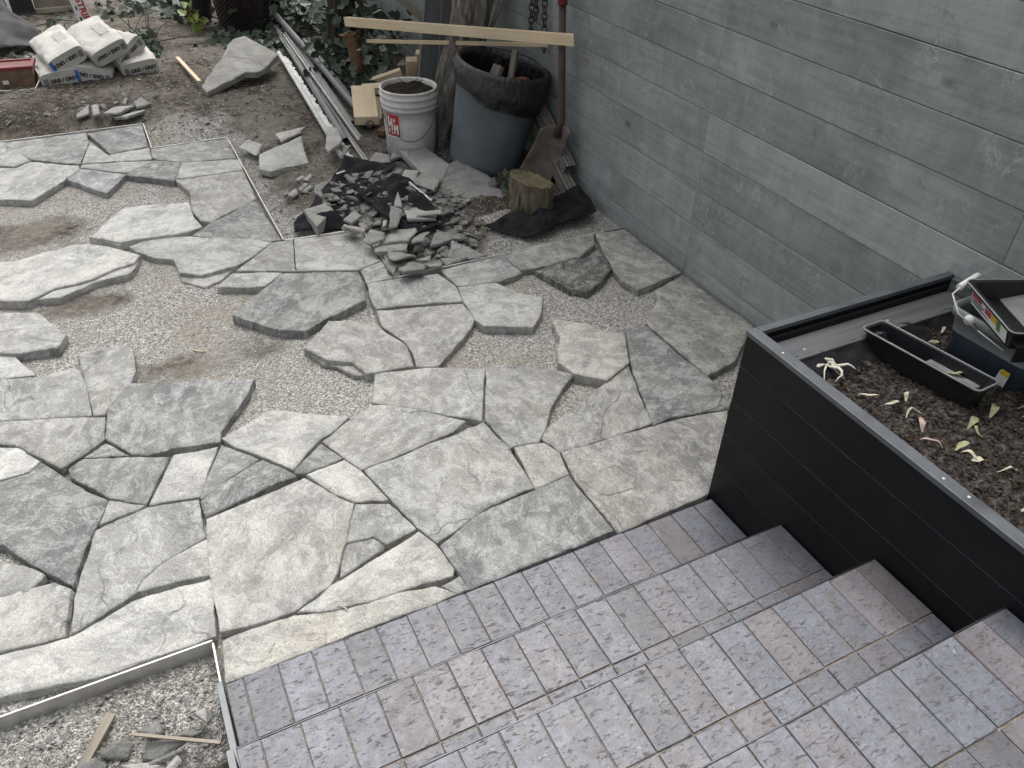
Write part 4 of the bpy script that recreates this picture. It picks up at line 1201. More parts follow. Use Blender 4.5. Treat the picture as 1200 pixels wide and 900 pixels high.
seq = [can_ring(0.05, 0.0, False), can_ring(0.93, 0.0, False), can_ring(0.985, 0.008, False)] + [can_ring(1, z) for z in zz]
seq += [can_ring(1.0, CH, False), can_ring(0.965, CH - 0.002, False), can_ring(0.95, CH - 0.2, False), can_ring(0.93, 0.2, False), can_ring(0.02, 0.19, False)]
vs = [v for r_ in seq for v in r_]
m.add(vs, [(i * n + k, i * n + (k + 1) % n, (i + 1) * n + (k + 1) % n, (i + 1) * n + k) for i in range(len(seq) - 1) for k in range(n)], True)
m.build('body', M['can'], can)
m = MB(); m.tube([((CR1 + 0.006) * math.cos(2 * math.pi * k / 64), (CR1 + 0.006) * math.sin(2 * math.pi * k / 64), CH + 0.004) for k in range(64)], 0.011, 10, closed=True); m.build('rim', M['can'], can)
# folded bag liner with pleats
m = MB(); n = 160; vs = []; prof = []
rowsB = 26
for j in range(rowsB + 1):
    u = j / rowsB
    for k in range(n):
        t = 2 * math.pi * k / n
        view = math.cos(t - R(-60))            # hangs lower on the side nearest the shovel
        drop = 0.115 + 0.055 * view + 0.030 * noise.noise(Vector((math.cos(t) * 2, math.sin(t) * 2, 3)))
        if u < 0.35:                            # inside, coming up
            q = u / 0.35
            r = CR1 * 0.945 - 0.012 * (1 - q); z = CH - 0.20 * (1 - q)
        elif u < 0.5:
            q = (u - 0.35) / 0.15
            a = math.pi * (1 - q)
            r = CR1 + 0.006 + 0.0165 * math.cos(a); z = CH + 0.004 + 0.0165 * math.sin(a)
        else:
            q = (u - 0.5) / 0.5
            z = CH - drop * q; r = can_r(z) + 0.019 + 0.008 * math.sin(math.pi * min(1, q * 1.1)) + 0.006 * q
        pl = 0.0035 * noise.noise(Vector((math.cos(t) * 5, math.sin(t) * 5, z * 9))) + 0.0045 * noise.noise(Vector((math.cos(t) * 22 + z * 25, math.sin(t) * 22, z * 5)))
        pl += 0.012 * max(0, u - 0.5) * noise.noise(Vector((t * 3, z * 40, 2)))
        r += pl * (1.0 if u > 0.5 else 0.35)
        vs.append((r * math.cos(t), r * math.sin(t), z))
m.add(vs, [(i * n + k, i * n + (k + 1) % n, (i + 1) * n + (k + 1) % n, (i + 1) * n + k) for i in range(rowsB) for k in range(n)], True)
m.build('bag_liner', M['film'], can)
ct = can.matrix_basis.copy() if False else Matrix.Translation(can.location) @ can.rotation_euler.to_matrix().to_4x4()
def in_can(p): return ct @ Vector(p)
stick('scrap_stick', in_can((0.06, -0.02, 0.22)), in_can((0.085, 0.05, CH + 0.07)), 0.032, 0.018, M['oldwood'], 'weathered wooden stick standing in the bagged rubbish can', 'stick')
stick('brick_piece', in_can((0.09, 0.02, CH - 0.10)), in_can((0.17, 0.03, CH - 0.09)), 0.06, 0.055, M['terracotta'], 'orange brick piece inside the rubbish can', 'brick')
stick('wood_offcut', in_can((-0.03, 0.06, CH - 0.17)), in_can((0.03, 0.10, CH - 0.03)), 0.06, 0.025, M['oldwood'], 'pale wood offcut inside the rubbish can', 'offcut')
stick('cardboard_scrap', in_can((0.10, 0.10, CH - 0.16)), in_can((0.20, 0.06, CH - 0.12)), 0.05, 0.004, M['pine_end'], 'brown scrap inside the rubbish can beside the brick', 'scrap')

# ------------------------------------------------------------------ white bucket of soil
bx, by = 1.478, 4.17
bk = tag(empty('white_bucket', (bx, by, 0.0)), 'dirty white plastic bucket with a red label, full of soil', 'bucket')
m = MB()
prof = [(0.0, 0.0), (0.128, 0.0), (0.134, 0.006), (0.142, 0.20), (0.146, 0.262), (0.155, 0.263), (0.155, 0.270), (0.148, 0.272), (0.148, 0.288), (0.157, 0.289), (0.157, 0.297), (0.149, 0.299), (0.150, 0.322), (0.158, 0.324), (0.159, 0.332), (0.151, 0.335), (0.152, 0.352), (0.157, 0.356), (0.156, 0.363), (0.148, 0.364), (0.143, 0.355), (0.138, 0.2)]
m.lathe(prof, 56); m.build('bucket_body', M['bucketwhite'], bk)
m = MB(); vs = [(0, 0, 0.345)]; nn = 40; rr = 9
for j in range(1, rr + 1):
    for k in range(nn):
        t = 2 * math.pi * k / nn; r = 0.143 * j / rr
        vs.append((r * math.cos(t), r * math.sin(t), 0.335 + 0.022 * (1 - (j / rr) ** 2) + 0.02 * fbm(math.cos(t) * r * 18, math.sin(t) * r * 18, 1, 3) * (1 if j < rr else 0)))
fs = [(0, 1 + k, 1 + (k + 1) % nn) for k in range(nn)] + [(1 + (j - 1) * nn + k, 1 + (j - 1) * nn + (k + 1) % nn, 1 + j * nn + (k + 1) % nn, 1 + j * nn + k) for j in range(1, rr) for k in range(nn)]
m.add(vs, fs, True); m.build('soil_fill', M['soil'], bk)
m = MB(); r_ = random.Random(3)
for q in range(16):
    a = r_.uniform(0, 6.28); d = r_.uniform(0.0, 0.09); p = Vector((d * math.cos(a), d * math.sin(a), 0.355))
    t = r_.uniform(0, 6.28); L = r_.uniform(0.03, 0.07)
    m.tube([p, p + Vector((math.cos(t) * L * .5, math.sin(t) * L * .5, 0.018)), p + Vector((math.cos(t) * L, math.sin(t) * L, r_.uniform(0, .045)))], [0.002, 0.0015, 0.0007], 5)
m.build('roots', M['bark_brown'], bk)
def patch(m, a0, a1, z0, z1, off, n=10, r_at=lambda z: 0.134 + 0.04 * z, mi=0, shear=0.0):
    vs = []
    for zq, sh in ((z0, 0), (z1, shear)):
        for k in range(n + 1):
            t = a0 + (a1 - a0) * k / n + sh; r = r_at(zq) + off
            vs.append((r * math.cos(t), r * math.sin(t), zq))
    m.add(vs, [(k, k + 1, n + 2 + k, n + 1 + k) for k in range(n)], True, mi)
lab_c = R(-150)
m = MB(); patch(m, lab_c - 0.30, lab_c + 0.30, 0.125, 0.245, 0.0012, shear=-0.03); lb = m.build('label', M['labelred'], bk)
m = MB()
for a, b, z0, z1 in ((-0.24, -0.16, 0.145, 0.235), (-0.16, -0.08, 0.185, 0.205), (-0.08, -0.01, 0.140, 0.225), (0.04, 0.11, 0.140, 0.195), (0.04, 0.11, 0.205, 0.225), (0.11, 0.17, 0.165, 0.185), (0.17, 0.24, 0.140, 0.195)):
    patch(m, lab_c + a, lab_c + b, z0, z1, 0.0022, 4)
patch(m, lab_c - 0.30, lab_c + 0.30, 0.120, 0.128, 0.0022, 8)
m.build('label_lettering', M['labelwhite'], lb)
m = MB(); hp = []
for k in range(25):
    u = k / 24; a = R(-40) - (R(140)) * u
    hp.append((0.166 * math.cos(a), 0.166 * math.sin(a), 0.315 - 0.20 * math.sin(math.pi * u) ** 0.8))
m.tube(hp, 0.0024, 6); m.build('handle', M['wire'], bk)

# ------------------------------------------------------------------ timber
def timber(name, a, b, w, h, mat, label, cat, group=None, up=(0, 0, 1), bevel=0.002, angled=False):
    a, b = Vector(a), Vector(b); x, z, d = frame(b - a, up)
    m = MB(); m.box((0, 0, 0), (w, (b - a).length, h))
    if angled:
        for i in (2, 6): m.v[i] = (m.v[i][0], m.v[i][1] - w * 0.8, m.v[i][2])
    o = m.build(name, [mat], None, bevel)
    o.matrix_world = Matrix.Translation((a + b) / 2) @ Matrix((x, d, z)).transposed().to_4x4()
    return tag(o, label, cat, group)
timber('pine_board', (1.405, 5.00, 0.505), (2.005, 3.335, 0.748), 0.028, 0.050, M['pine'], 'long fresh pine board laid across the top of the rubbish can', 'board', up=(0.25, -0.7, 0.65), angled=True)
timber('pine_board', (1.50, 4.92, 0.405), (2.02, 3.62, 0.655), 0.012, 0.020, M['pine'], 'thin pale batten crossing under the long pine board', 'batten')
LT = [((1.335, 4.52, .075), (1.455, 4.95, .115), .14, .05, 'flat pine offcut lying nearest the grey pipes', 'offcut'),
      ((1.48, 5.03, .085), (1.86, 4.98, .085), .10, .045, 'horizontal pine offcut behind the white bucket', 'offcut'),
      ((1.41, 4.62, .02), (1.55, 4.98, .03), .09, .05, 'pine offcut at the bottom of the lumber heap', 'offcut'),
      ((1.55, 4.78, .02), (1.62, 4.98, .045), .09, .035, 'short pine offcut under the horizontal one', 'offcut'),
      ((1.87, 5.20, .02), (1.825, 5.06, .23), .07, .04, 'shorter pine block standing on end behind the bucket', 'offcut'),
      ((1.97, 5.17, .02), (1.905, 5.08, .26), .08, .04, 'taller pine block standing on end against dark boards', 'offcut'),
      ((1.60, 5.25, .055), (1.80, 5.20, .115), .06, .04, 'small pine offcut behind the horizontal one', 'offcut'),
      ((1.38, 4.42, .03), (1.50, 4.50, .05), .05, .03, 'brown curved wood scrap beside the bucket foot', 'offcut')]
for i, (a, b, w, h, lab, cat) in enumerate(LT):
    timber('pine_offcut', a, b, w, h, M['pine'] if i < 7 else M['rust'], lab, cat, 'pine offcuts heaped behind the bucket')
timber('composite_board', (1.800, 4.80, 0.0), (1.985, 4.80, 1.30), 0.022, 0.115, M['darkboard'], 'dark grey composite board leaning behind the pine offcuts', 'board', up=(1, 0, 0))
timber('composite_board', (1.925, 4.77, 0.0), (2.045, 4.77, 1.30), 0.022, 0.115, M['darkboard'], 'dark grey composite board leaning closest to the twisted tree', 'board', up=(1, 0, 0))
timber('pale_post', (1.91, 4.88, 0.46), (1.36, 5.04, 0.95), 0.06, 0.04, M['oldwood'], 'pale weathered post slanting down onto the dark boards', 'post')
m = MB(); m.tube([(1.965, 4.20, 0.56), (2.045, 4.20, 0.74), (2.06, 4.22, 1.5)], 0.013, 8)
tag(m.build('wooden_pole', M['oldwood']), 'slim pale pole leaning against the wall by the twisted tree', 'pole')

# ------------------------------------------------------------------ pipes and channels
def pipe(name, pts, r, mat, label, cat, group=None, coupler=False):
    base = Vector(pts[0]); o = empty(name, base); tag(o, label, cat, group)
    P = [Vector(p) - base for p in pts]
    m = MB(); m.tube(P, r, 16, caps=False); d = (P[1] - P[0]).normalized()
    m.tube([P[0], P[0] + d * 0.06], r * 0.84, 16, caps=False)
    a, b, dd = frame(d); n = 16
    ring = lambda rr: [P[0] + (a * math.cos(2 * math.pi * k / n) + b * math.sin(2 * math.pi * k / n)) * rr for k in range(n)]
    m.add(ring(r) + ring(r * 0.84), [(k, (k + 1) % n, n + (k + 1) % n, n + k) for k in range(n)])
    m.build('pipe_wall', mat, o)
    m = MB(); m.tube([P[0] + d * 0.05, P[0] + d * 0.055], r * 0.83, 12); m.build('bore', M['hole'], o)
    if coupler:
        m = MB(); m.tube([P[0] - d * 0.002, P[0] + d * 0.085], r * 1.16, 16, caps=False); m.tube([P[0] + d * 0.03, P[0] + d * 0.04], r * 1.24, 16); m.build('coupling', mat, o)
    return o
G = 'pipes heaped on the ground beside the pine offcuts'
pipe('conduit_pipe', [(1.347, 4.50, 0.062), (1.37, 5.6, 0.09), (1.375, 6.85, 0.13)], 0.021, M['pvc'], 'grey conduit pipe topmost of the pipe heap, open end by the pine offcut', 'pipe', G)
pipe('conduit_pipe', [(1.275, 4.62, 0.030), (1.335, 5.6, 0.045), (1.40, 6.75, 0.07)], 0.021, M['pvc'], 'grey conduit pipe with a ribbed coupling at its end', 'pipe', G, True)
pipe('conduit_pipe', [(1.158, 4.36, 0.036), (1.25, 5.5, 0.046), (1.345, 6.80, 0.06)], 0.022, M['pvc'], 'grey conduit pipe between the white rail and aluminium channels', 'pipe', G)
pipe('conduit_pipe', [(1.375, 4.52, 0.025), (1.43, 5.5, 0.035), (1.46, 6.4, 0.05)], 0.018, M['pvc'], 'grey conduit pipe at the bottom beside the pine offcuts', 'pipe', G)
def channel(name, a, b, w, h, mat, label, t=0.003):
    a, b = Vector(a), Vector(b); x, z, d = frame(b - a)
    L = (b - a).length
    m = MB(); m.box((0, 0, -h / 2 + t / 2), (w, L, t)); m.box((-w / 2 + t / 2, 0, t / 2), (t, L, h - t)); m.box((w / 2 - t / 2, 0, t / 2), (t, L, h - t))
    m.box((w * 0.22, 0, t / 2), (t, L, h * 0.8))
    o = m.build(name, mat, None, 0.0006); o.matrix_world = Matrix.Translation((a + b) / 2) @ Matrix((x, d, z)).transposed().to_4x4()
    return tag(o, label, 'channel', 'channels lying with the grey pipes')
channel('metal_channel', (1.218, 4.30, 0.065), (1.335, 6.50, 0.09), 0.030, 0.018, M['alu'], 'pale aluminium channel lying on top between grey pipes')
channel('metal_channel', (1.178, 4.07, 0.024), (1.300, 6.45, 0.075), 0.024, 0.016, M['alu'], 'pale aluminium channel reaching out furthest over the black fabric')
m = MB(); m.tube([(1.075, 4.17, 0.030), (1.21, 6.15, 0.05)], 0.014, 12)
tag(m.build('white_rail', M['whitevinyl']), 'round white rail lying at the outer side of the pipes', 'rail', 'channels lying with the grey pipes')
rail = tag(empty('perforated_strip', (1.10, 4.2, 0.0)), 'crusty white perforated strip lying beside the white rail', 'strip')
m = MB(); r_ = random.Random(17); N = 90; vs = []
for k in range(N + 1):
    u = k / N; y = -0.10 + u * 2.0; x = 0.008 + y * 0.065
    w = 0.016 + r_.uniform(-0.007, 0.009)
    vs += [(x - 0.014, y, 0.034), (x + w, y, 0.036 + r_.uniform(-.006, .010)), (x + w, y, 0.022), (x - 0.014, y, 0.022)]
m.add(vs, [(4 * k + i, 4 * k + (i + 1) % 4, 4 * k + 4 + (i + 1) % 4, 4 * k + 4 + i) for k in range(N) for i in range(4)]); m.build('strip_web', M['whitevinyl'], rail)

# ------------------------------------------------------------------ rusty post
pst = tag(empty('rusty_post', (1.60, 5.43, -0.02)), 'short rusty pipe post standing in ivy beside the trunk', 'post')
m = MB(); m.tube([(0, 0, 0), (-0.03, 0, 0.18), (-0.052, 0, 0.345)], [0.044, 0.041, 0.040], 20, caps=False); m.tube([(-0.044, 0, 0.28), (-0.052, 0, 0.345)], 0.024, 16, caps=False)
n = 20; ring = lambda rr: [(-0.052 + rr * math.cos(2 * math.pi * k / n), rr * math.sin(2 * math.pi * k / n), 0.346) for k in range(n)]
m.add(ring(0.0405) + ring(0.0235), [(k, (k + 1) % n, n + (k + 1) % n, n + k) for k in range(n)]); m.build('post_pipe', M['rust'], pst)
m = MB(); m.box((-0.095, 0.0, 0.335), (0.06, 0.05, 0.008)); m.build('flange', M['rust'], pst, 0.001)
m = MB(); m.tube([(-0.046, 0, 0.29), (-0.0465, 0, 0.295)], 0.024, 14); m.build('bore', M['hole'], pst)

# ------------------------------------------------------------------ trees
def trunk_mesh(path, rad, ridges, twist, amp, n=40, seg=10):
    pts = []; rr = []
    P = [Vector(p) for p in path]
    for i in range(len(P) - 1):
        for k in range(seg): pts.append(P[i].lerp(P[i + 1], k / seg)); rr.append(rad[i] + (rad[i + 1] - rad[i]) * k / seg)
    pts.append(P[-1]); rr.append(rad[-1])
    vs = []
    for i, p in enumerate(pts):
        d = pts[min(i + 1, len(pts) - 1)] - pts[max(i - 1, 0)]
        a, b, d = frame(d, (0, 1, 0.01))
        for k in range(n):
            t = 2 * math.pi * k / n
            q = 1 + amp * math.sin(ridges * t + twist * i * 0.12) + amp * 1.3 * noise.noise(Vector((math.cos(t) * 3, math.sin(t) * 3, i * 0.10))) + amp * 0.9 * noise.noise(Vector((math.cos(t) * 11, math.sin(t) * 11, i * 0.22)))
            vs.append(p + (a * math.cos(t) + b * math.sin(t)) * rr[i] * q)
    m = MB(); m.add(vs, [(i * n + k, i * n + (k + 1) % n, (i + 1) * n + (k + 1) % n, (i + 1) * n + k) for i in range(len(pts) - 1) for k in range(n)], True)
    return m
def crown_mesh(center, rad, count, size, seed):
    r = random.Random(seed); vs, fs = [], []
    clumps = []
    for _ in range(46):
        v = Vector((r.gauss(0, 1), r.gauss(0, 1), r.gauss(0, 1))).normalized() * r.random() ** 0.45
        clumps.append((Vector((v.x * rad[0], v.y * rad[1], v.z * rad[2])), r.uniform(0.18, 0.42)))
    for _ in range(count):
        c, s = r.choice(clumps)
        p = Vector(center) + c + Vector((r.gauss(0, s), r.gauss(0, s), r.gauss(0, s * 0.7)))
        a = Vector((r.gauss(0, 1), r.gauss(0, 1), r.gauss(0, 1))).normalized(); b = a.orthogonal().normalized()
        L = size * r.uniform(0.6, 1.3); o = len(vs)
        vs += [p - a * L, p + b * L * 0.45, p + a * L, p - b * L * 0.45]
        fs.append((o, o + 1, o + 2, o + 3))
    me = bpy.data.meshes.new('crown'); me.from_pydata(vs, [], fs); me.update(); return me
def tree(name, label, base, path, rad, bark, crown_c, crown_r, seed, ridges, twist, amp, limbs):
    e = tag(empty(name, base), label, 'tree'); off = tuple(-c for c in base)
    o = trunk_mesh(path, rad, ridges, twist, amp).build('trunk', bark, e, 0, off)
    for a, b, r0 in limbs:
        m = MB(); a, b = Vector(a), Vector(b); mid = a.lerp(b, 0.5) + Vector((0.08, -0.05, 0.06)); m.tube([a, mid, b], [r0, r0 * 0.7, r0 * 0.25], 9); m.build('limb', bark, o)
    c = link('crown', crown_mesh(crown_c, crown_r, 5200, 0.055, seed), M['crown'], e, off); tag(c, kind='stuff')
    return e
tree('twisted_tree', 'leaning grey tree trunk with deeply twisted bark between bucket and rubbish can', (1.72, 4.27, 0),
     [(1.675, 4.27, -0.08), (1.705, 4.27, 0.08), (1.765, 4.26, 0.22), (1.850, 4.26, 0.48), (1.915, 4.27, 0.75), (1.95, 4.32, 1.3), (2.05, 4.5, 2.1), (2.1, 4.7, 3.0)],
     [0.125, 0.108, 0.104, 0.104, 0.106, 0.10, 0.085, 0.05], M['bark'], (2.1, 4.9, 3.1), (1.2, 1.3, 0.75), 5, 9, 1.1, 0.11,
     [((1.98, 4.38, 1.6), (1.5, 4.9, 2.6), 0.045), ((2.05, 4.5, 2.1), (2.7, 4.2, 2.9), 0.04), ((2.08, 4.6, 2.5), (2.0, 5.6, 3.2), 0.04)])
tree('ivy_tree', 'brown ivy-wrapped tree trunk behind the rusty post', (1.60, 5.95, 0),
     [(1.60, 5.90, -0.08), (1.625, 5.93, 0.15), (1.655, 5.95, 0.42), (1.66, 5.98, 1.2), (1.60, 6.1, 2.2), (1.6, 6.2, 3.0)],
     [0.125, 0.098, 0.090, 0.085, 0.075, 0.05], M['bark_brown'], (1.3, 6.4, 3.2), (1.5, 1.4, 0.8), 8, 5, 0.3, 0.07,
     [((1.63, 6.04, 1.7), (1.0, 6.4, 2.7), 0.04), ((1.6, 6.1, 2.2), (2.2, 6.6, 3.0), 0.04)])

# ------------------------------------------------------------------ ivy
def leaf_mesh(name, mat, s=1.0, fold=0.18):
    out = [(0, -0.5), (0.30, -0.42), (0.52, -0.10), (0.28, 0.0), (0.30, 0.28), (0, 0.62), (-0.30, 0.28), (-0.28, 0.0), (-0.52, -0.10), (-0.30, -0.42)]
    vs = [(x * s, y * s, abs(x) * fold * s) for x, y in out] + [(0, 0, 0)]
    fs = [(10, i, (i + 1) % 10) for i in range(10)]
    me = bpy.data.meshes.new(name); me.from_pydata(vs, [], fs); me.materials.append(mat); me.update(); return me
LV = [leaf_mesh('leaf', M['ivy']), leaf_mesh('leaf', M['ivy_dusty']), leaf_mesh('leaf', M['ivy'], 1.0, 0.35)]
LIME = leaf_mesh('leaf', M['lime'])
def leaf_rot(r, nrm=None):
    n = Vector(nrm) if nrm is not None else Vector((r.uniform(-.5, .5), r.uniform(-1.0, -.1), r.uniform(0.35, 1)))
    n = (n + Vector((r.gauss(0, .3), r.gauss(0, .3), r.gauss(0, .3)))).normalized()
    q = n.to_track_quat('Z', 'Y').to_matrix()
    return q @ Matrix.Rotation(r.uniform(0, 6.28), 3, 'Z')
def ivy(name, label, base, spots, n_leaf, n_mass, seed, size=(0.045, 0.085), meshes=LV, stems=None, massmat='ivy'):
    r = random.Random(seed)
    e = tag(empty(name, base), label, 'ivy')
    B = Vector(base)
    def pick():
        c, s, lo = r.choice(spots)
        p = Vector((c[0] + r.gauss(0, s[0]), c[1] + r.gauss(0, s[1]), c[2] + r.gauss(0, s[2])))
        p.z = max(p.z, gh(p.x, p.y) + 0.008)
        p.x = min(p.x, WALL_X - 0.05)
        return p
    for _ in range(n_leaf):
        p = pick(); o = link('leaf', r.choice(meshes), None, e)
        o.matrix_local = Matrix.Translation(p - B) @ leaf_rot(r).to_4x4() @ Matrix.Scale(r.uniform(*size), 4)
    if n_mass:
        vs, fs = [], []; src = LV[0]
        for _ in range(n_mass):
            p = pick() + Vector((0, r.uniform(0, .06), -r.uniform(0, 0.02))); m3 = leaf_rot(r); s = r.uniform(*size); o = len(vs)
            vs += [tuple(p - B + m3 @ (v.co * s)) for v in src.vertices]
            fs += [tuple(o + i for i in f.vertices) for f in src.polygons]
        me = bpy.data.meshes.new('foliage'); me.from_pydata(vs, [], fs); me.update()
        tag(link('foliage', me, M[massmat], e), kind='stuff')
    m = MB()
    for _ in range(14):
        p = pick(); q = pick(); md = p.lerp(q, 0.5) + Vector((0, 0, 0.03)); m.tube([p - B, md - B, q - B], [0.004, 0.003, 0.002], 5)
    m.build('stem', M['bark_brown'], e)
    return e
ivy('ivy', 'dusty ivy climbing round the brown trunk and rusty post', (1.6, 5.75, 0),
    [((1.62, 5.78, 0.20), (0.10, 0.05, 0.14), 0), ((1.52, 5.62, 0.06), (0.09, 0.15, 0.05), 0), ((1.66, 5.55, 0.05), (0.08, 0.12, 0.05), 0), ((1.55, 5.2, 0.03), (0.05, 0.16, 0.02), 0)], 210, 260, 11)
ivy('ivy', 'dark ivy bank growing behind the pipes and woven planter', (1.5, 7.2, 0),
    [((1.62, 6.9, 0.12), (0.16, 0.30, 0.12), 0), ((1.85, 6.3, 0.18), (0.12, 0.5, 0.16), 0), ((1.75, 7.4, 0.25), (0.25, 0.3, 0.2), 0), ((1.50, 7.2, 0.15), (0.12, 0.2, 0.1), 0), ((1.32, 6.62, 0.02), (0.07, 0.12, 0.02), 0)], 220, 1100, 12)
ivy('ivy', 'trailing ivy patch between the sacks and the grey pot', (0.75, 7.7, 0),
    [((0.80, 7.75, 0.06), (0.14, 0.18, 0.05), 0), ((0.5, 7.9, 0.06), (0.2, 0.2, 0.05), 0), ((1.02, 6.75, 0.02), (0.10, 0.10, 0.015), 0), ((0.36, 6.75, 0.03), (0.06, 0.2, 0.02), 0)], 110, 300, 13)
ivy('ivy', 'sparse ivy leaves at the foot of the dark tarp', (-0.4, 6.9, 0),
    [((-0.45, 6.75, 0.02), (0.14, 0.12, 0.015), 0), ((-0.15, 7.5, 0.03), (0.12, 0.2, 0.02), 0)], 46, 0, 14, (0.04, 0.07), [LV[1]])
ivy('ivy', 'small ivy sprig growing between the stump and the stone slab', (1.72, 3.5, 0),
    [((1.71, 3.50, 0.05), (0.035, 0.05, 0.02), 0), ((1.66, 3.28, 0.10), (0.015, 0.02, 0.02), 0)], 22, 0, 15, (0.035, 0.06), LV)
ivy('leafy_shoot', 'yellow-green leafy shoot beside the grey pot', (0.80, 7.2, 0), [((0.80, 7.15, 0.10), (0.04, 0.05, 0.06), 0)], 16, 0, 16, (0.05, 0.09), [LIME])
ivy('leafy_shoot', 'small pale shoot with round leaves beside the end of the pine board', (1.52, 5.15, 0.2), [((1.50, 5.0, 0.42), (0.025, 0.03, 0.07), 0)], 14, 0, 17, (0.03, 0.055), [LV[1]])

# ------------------------------------------------------------------ shovel, downspouts, chain, stump
sh = tag(empty('shovel', (1.92, 3.53, 0.0)), 'rusty-handled shovel standing blade down against the grey wall', 'shovel')
SB = Vector((1.92, 3.53, 0))
m = MB(); m.tube([Vector(p) - SB for p in ((1.995, 3.44, 0.26), (2.01, 3.43, 0.34), (2.025, 3.51, 0.86))], [0.021, 0.019, 0.0165], 14); m.build('handle', M['rustdark'], sh)
m = MB(); m.tube([Vector(p) - SB for p in ((2.025, 3.51, 0.86), (2.032, 3.54, 1.05))], [0.024, 0.022], 14); m.build('grip', M['redpaint'], sh)
m = MB(); vs = []; nu, nv = 12, 14
TL, TR, BR, BL = Vector((1.955, 3.50, .31)), Vector((2.048, 3.36, .33)), Vector((1.985, 3.46, .005)), Vector((1.855, 3.60, .02))
nrm = (TR - TL).cross(BL - TL).normalized()
if nrm.dot(Vector((-1, -1, 0.4))) < 0: nrm = -nrm
for j in range(nv + 1):
    for i in range(nu + 1):
        u, v = i / nu, j / nv
        p = TL.lerp(TR, u).lerp(BL.lerp(BR, u), v)
        cv = (2 * u - 1) ** 2 * 0.030 * (1 - 0.45 * v) - 0.020 * math.sin(v * math.pi * 0.9)
        if v < 0.15 and abs(2 * u - 1) > 0.8: p -= (TL - BL) * 0.05
        vs.append(p + nrm * cv - SB)
w_ = nu + 1; fs = [(j * w_ + i, j * w_ + i + 1, (j + 1) * w_ + i + 1, (j + 1) * w_ + i) for j in range(nv) for i in range(nu)]
N = len(vs); back = [v - nrm * 0.003 for v in vs]
per = [i for i in range(nu)] + [j * w_ + nu for j in range(nv)] + [nv * w_ + i for i in range(nu, 0, -1)] + [j * w_ for j in range(nv, 0, -1)]
fs += [tuple(reversed([k + N for k in f])) for f in fs] + [(per[k], per[(k + 1) % len(per)], per[(k + 1) % len(per)] + N, per[k] + N) for k in range(len(per))]
m.add(vs + back, fs, True); m.build('blade', M['shovelblade'], sh)

def downspout(a, b, w, h, label):
    a, b = Vector(a), Vector(b); x, z, d = frame(b - a)
    L = (b - a).length; out = []
    def side(p0, p1, k):
        p0, p1 = Vector(p0), Vector(p1); n_ = Vector((p1.y - p0.y, p0.x - p1.x)).normalized()
        for i in range(k * 4):
            t = i / (k * 4); out.append(p0.lerp(p1, t) + n_ * (-0.0035 if i % 4 in (2, 3) else 0.0))
    side((-w / 2, -h / 2), (w / 2, -h / 2), 3); side((w / 2, -h / 2), (w / 2, h / 2), 2); side((w / 2, h / 2), (-w / 2, h / 2), 3); side((-w / 2, h / 2), (-w / 2, -h / 2), 2)
    n = len(out); m = MB(); vs = []
    for f, yy in ((1, -L / 2), (1, L / 2)): vs += [(p.x * f, yy, p.y * f) for p in out]
    vs += [(p.x * 0.93, -L / 2, p.y * 0.92) for p in out] + [(p.x * 0.93, -L / 2 + 0.12, p.y * 0.92) for p in out]
    fs = [(k, (k + 1) % n, n + (k + 1) % n, n + k) for k in range(n)] + [(k, (k + 1) % n, 2 * n + (k + 1) % n, 2 * n + k) for k in range(n)] + [(2 * n + k, 2 * n + (k + 1) % n, 3 * n + (k + 1) % n, 3 * n + k) for k in range(n)]
    m.add(vs, fs); m.add([vs[3 * n + k] for k in range(n)], [tuple(range(n))], False, 1)
    o = m.build('downspout', [M['downspout'], M['hole']]); o.matrix_world = Matrix.Translation((a + b) / 2) @ Matrix((x, d, z)).transposed().to_4x4()
    return tag(o, label, 'downspout', 'downspout lengths behind the shovel')
downspout((2.005, 3.285, 0.025), (2.03, 3.76, 0.24), 0.066, 0.05, 'brown ribbed downspout length lying lowest behind the shovel blade')
downspout((2.035, 3.36, 0.115), (2.036, 3.76, 0.34), 0.060, 0.05, 'brown ribbed downspout length stacked above another behind the shovel')
downspout((2.022, 3.20, 0.010), (2.028, 3.42, 0.030), 0.060, 0.040, 'short dark downspout end on the fabric at the wall foot')

chn = tag(empty('hanging_chain', (2.068, 3.80, 1.25)), 'weathered loop of chain hanging on the grey wall above the rubbish can', 'chain')
def chain_run(pts, n):
    P = [Vector(p) for p in pts]
    seg = [(P[i + 1] - P[i]).length for i in range(len(P) - 1)]; tot = sum(seg)
    for k in range(n):
        s = tot * (k + .5) / n; i = 0
        while s > seg[i] and i < len(seg) - 1: s -= seg[i]; i += 1
        p = P[i].lerp(P[i + 1], s / seg[i]); d = (P[i + 1] - P[i]).normalized()
        a, b, d = frame(d, (1, 0, 0)); side = a if k % 2 else (a * 0.5 + b * 0.87)
        L = tot / n * 0.70; loop = []
        for q in range(14):
            t = 2 * math.pi * q / 14; loop.append(p + d * L * math.cos(t) + side * L * 0.58 * math.sin(t) - Vector((2.045, 3.80, 1.25)))
        m = MB(); m.tube(loop, 0.0042, 6, closed=True); m.build('link', M['chain'], chn)
chain_run([(2.048, 3.90, 1.25), (2.045, 3.90, 0.60)], 22)
chain_run([(2.046, 3.80, 1.25), (2.044, 3.76, 0.85), (2.046, 3.75, 0.585)], 22)
chain_run([(2.040, 3.83, 1.25), (2.038, 3.84, 0.72)], 18)
m = MB(); m.tube([(0.022, 0.03, 0.02), (-0.01, 0.03, 0.02), (-0.016, 0.03, 0.035)], 0.006, 8); m.build('hook', M['rust'], chn)

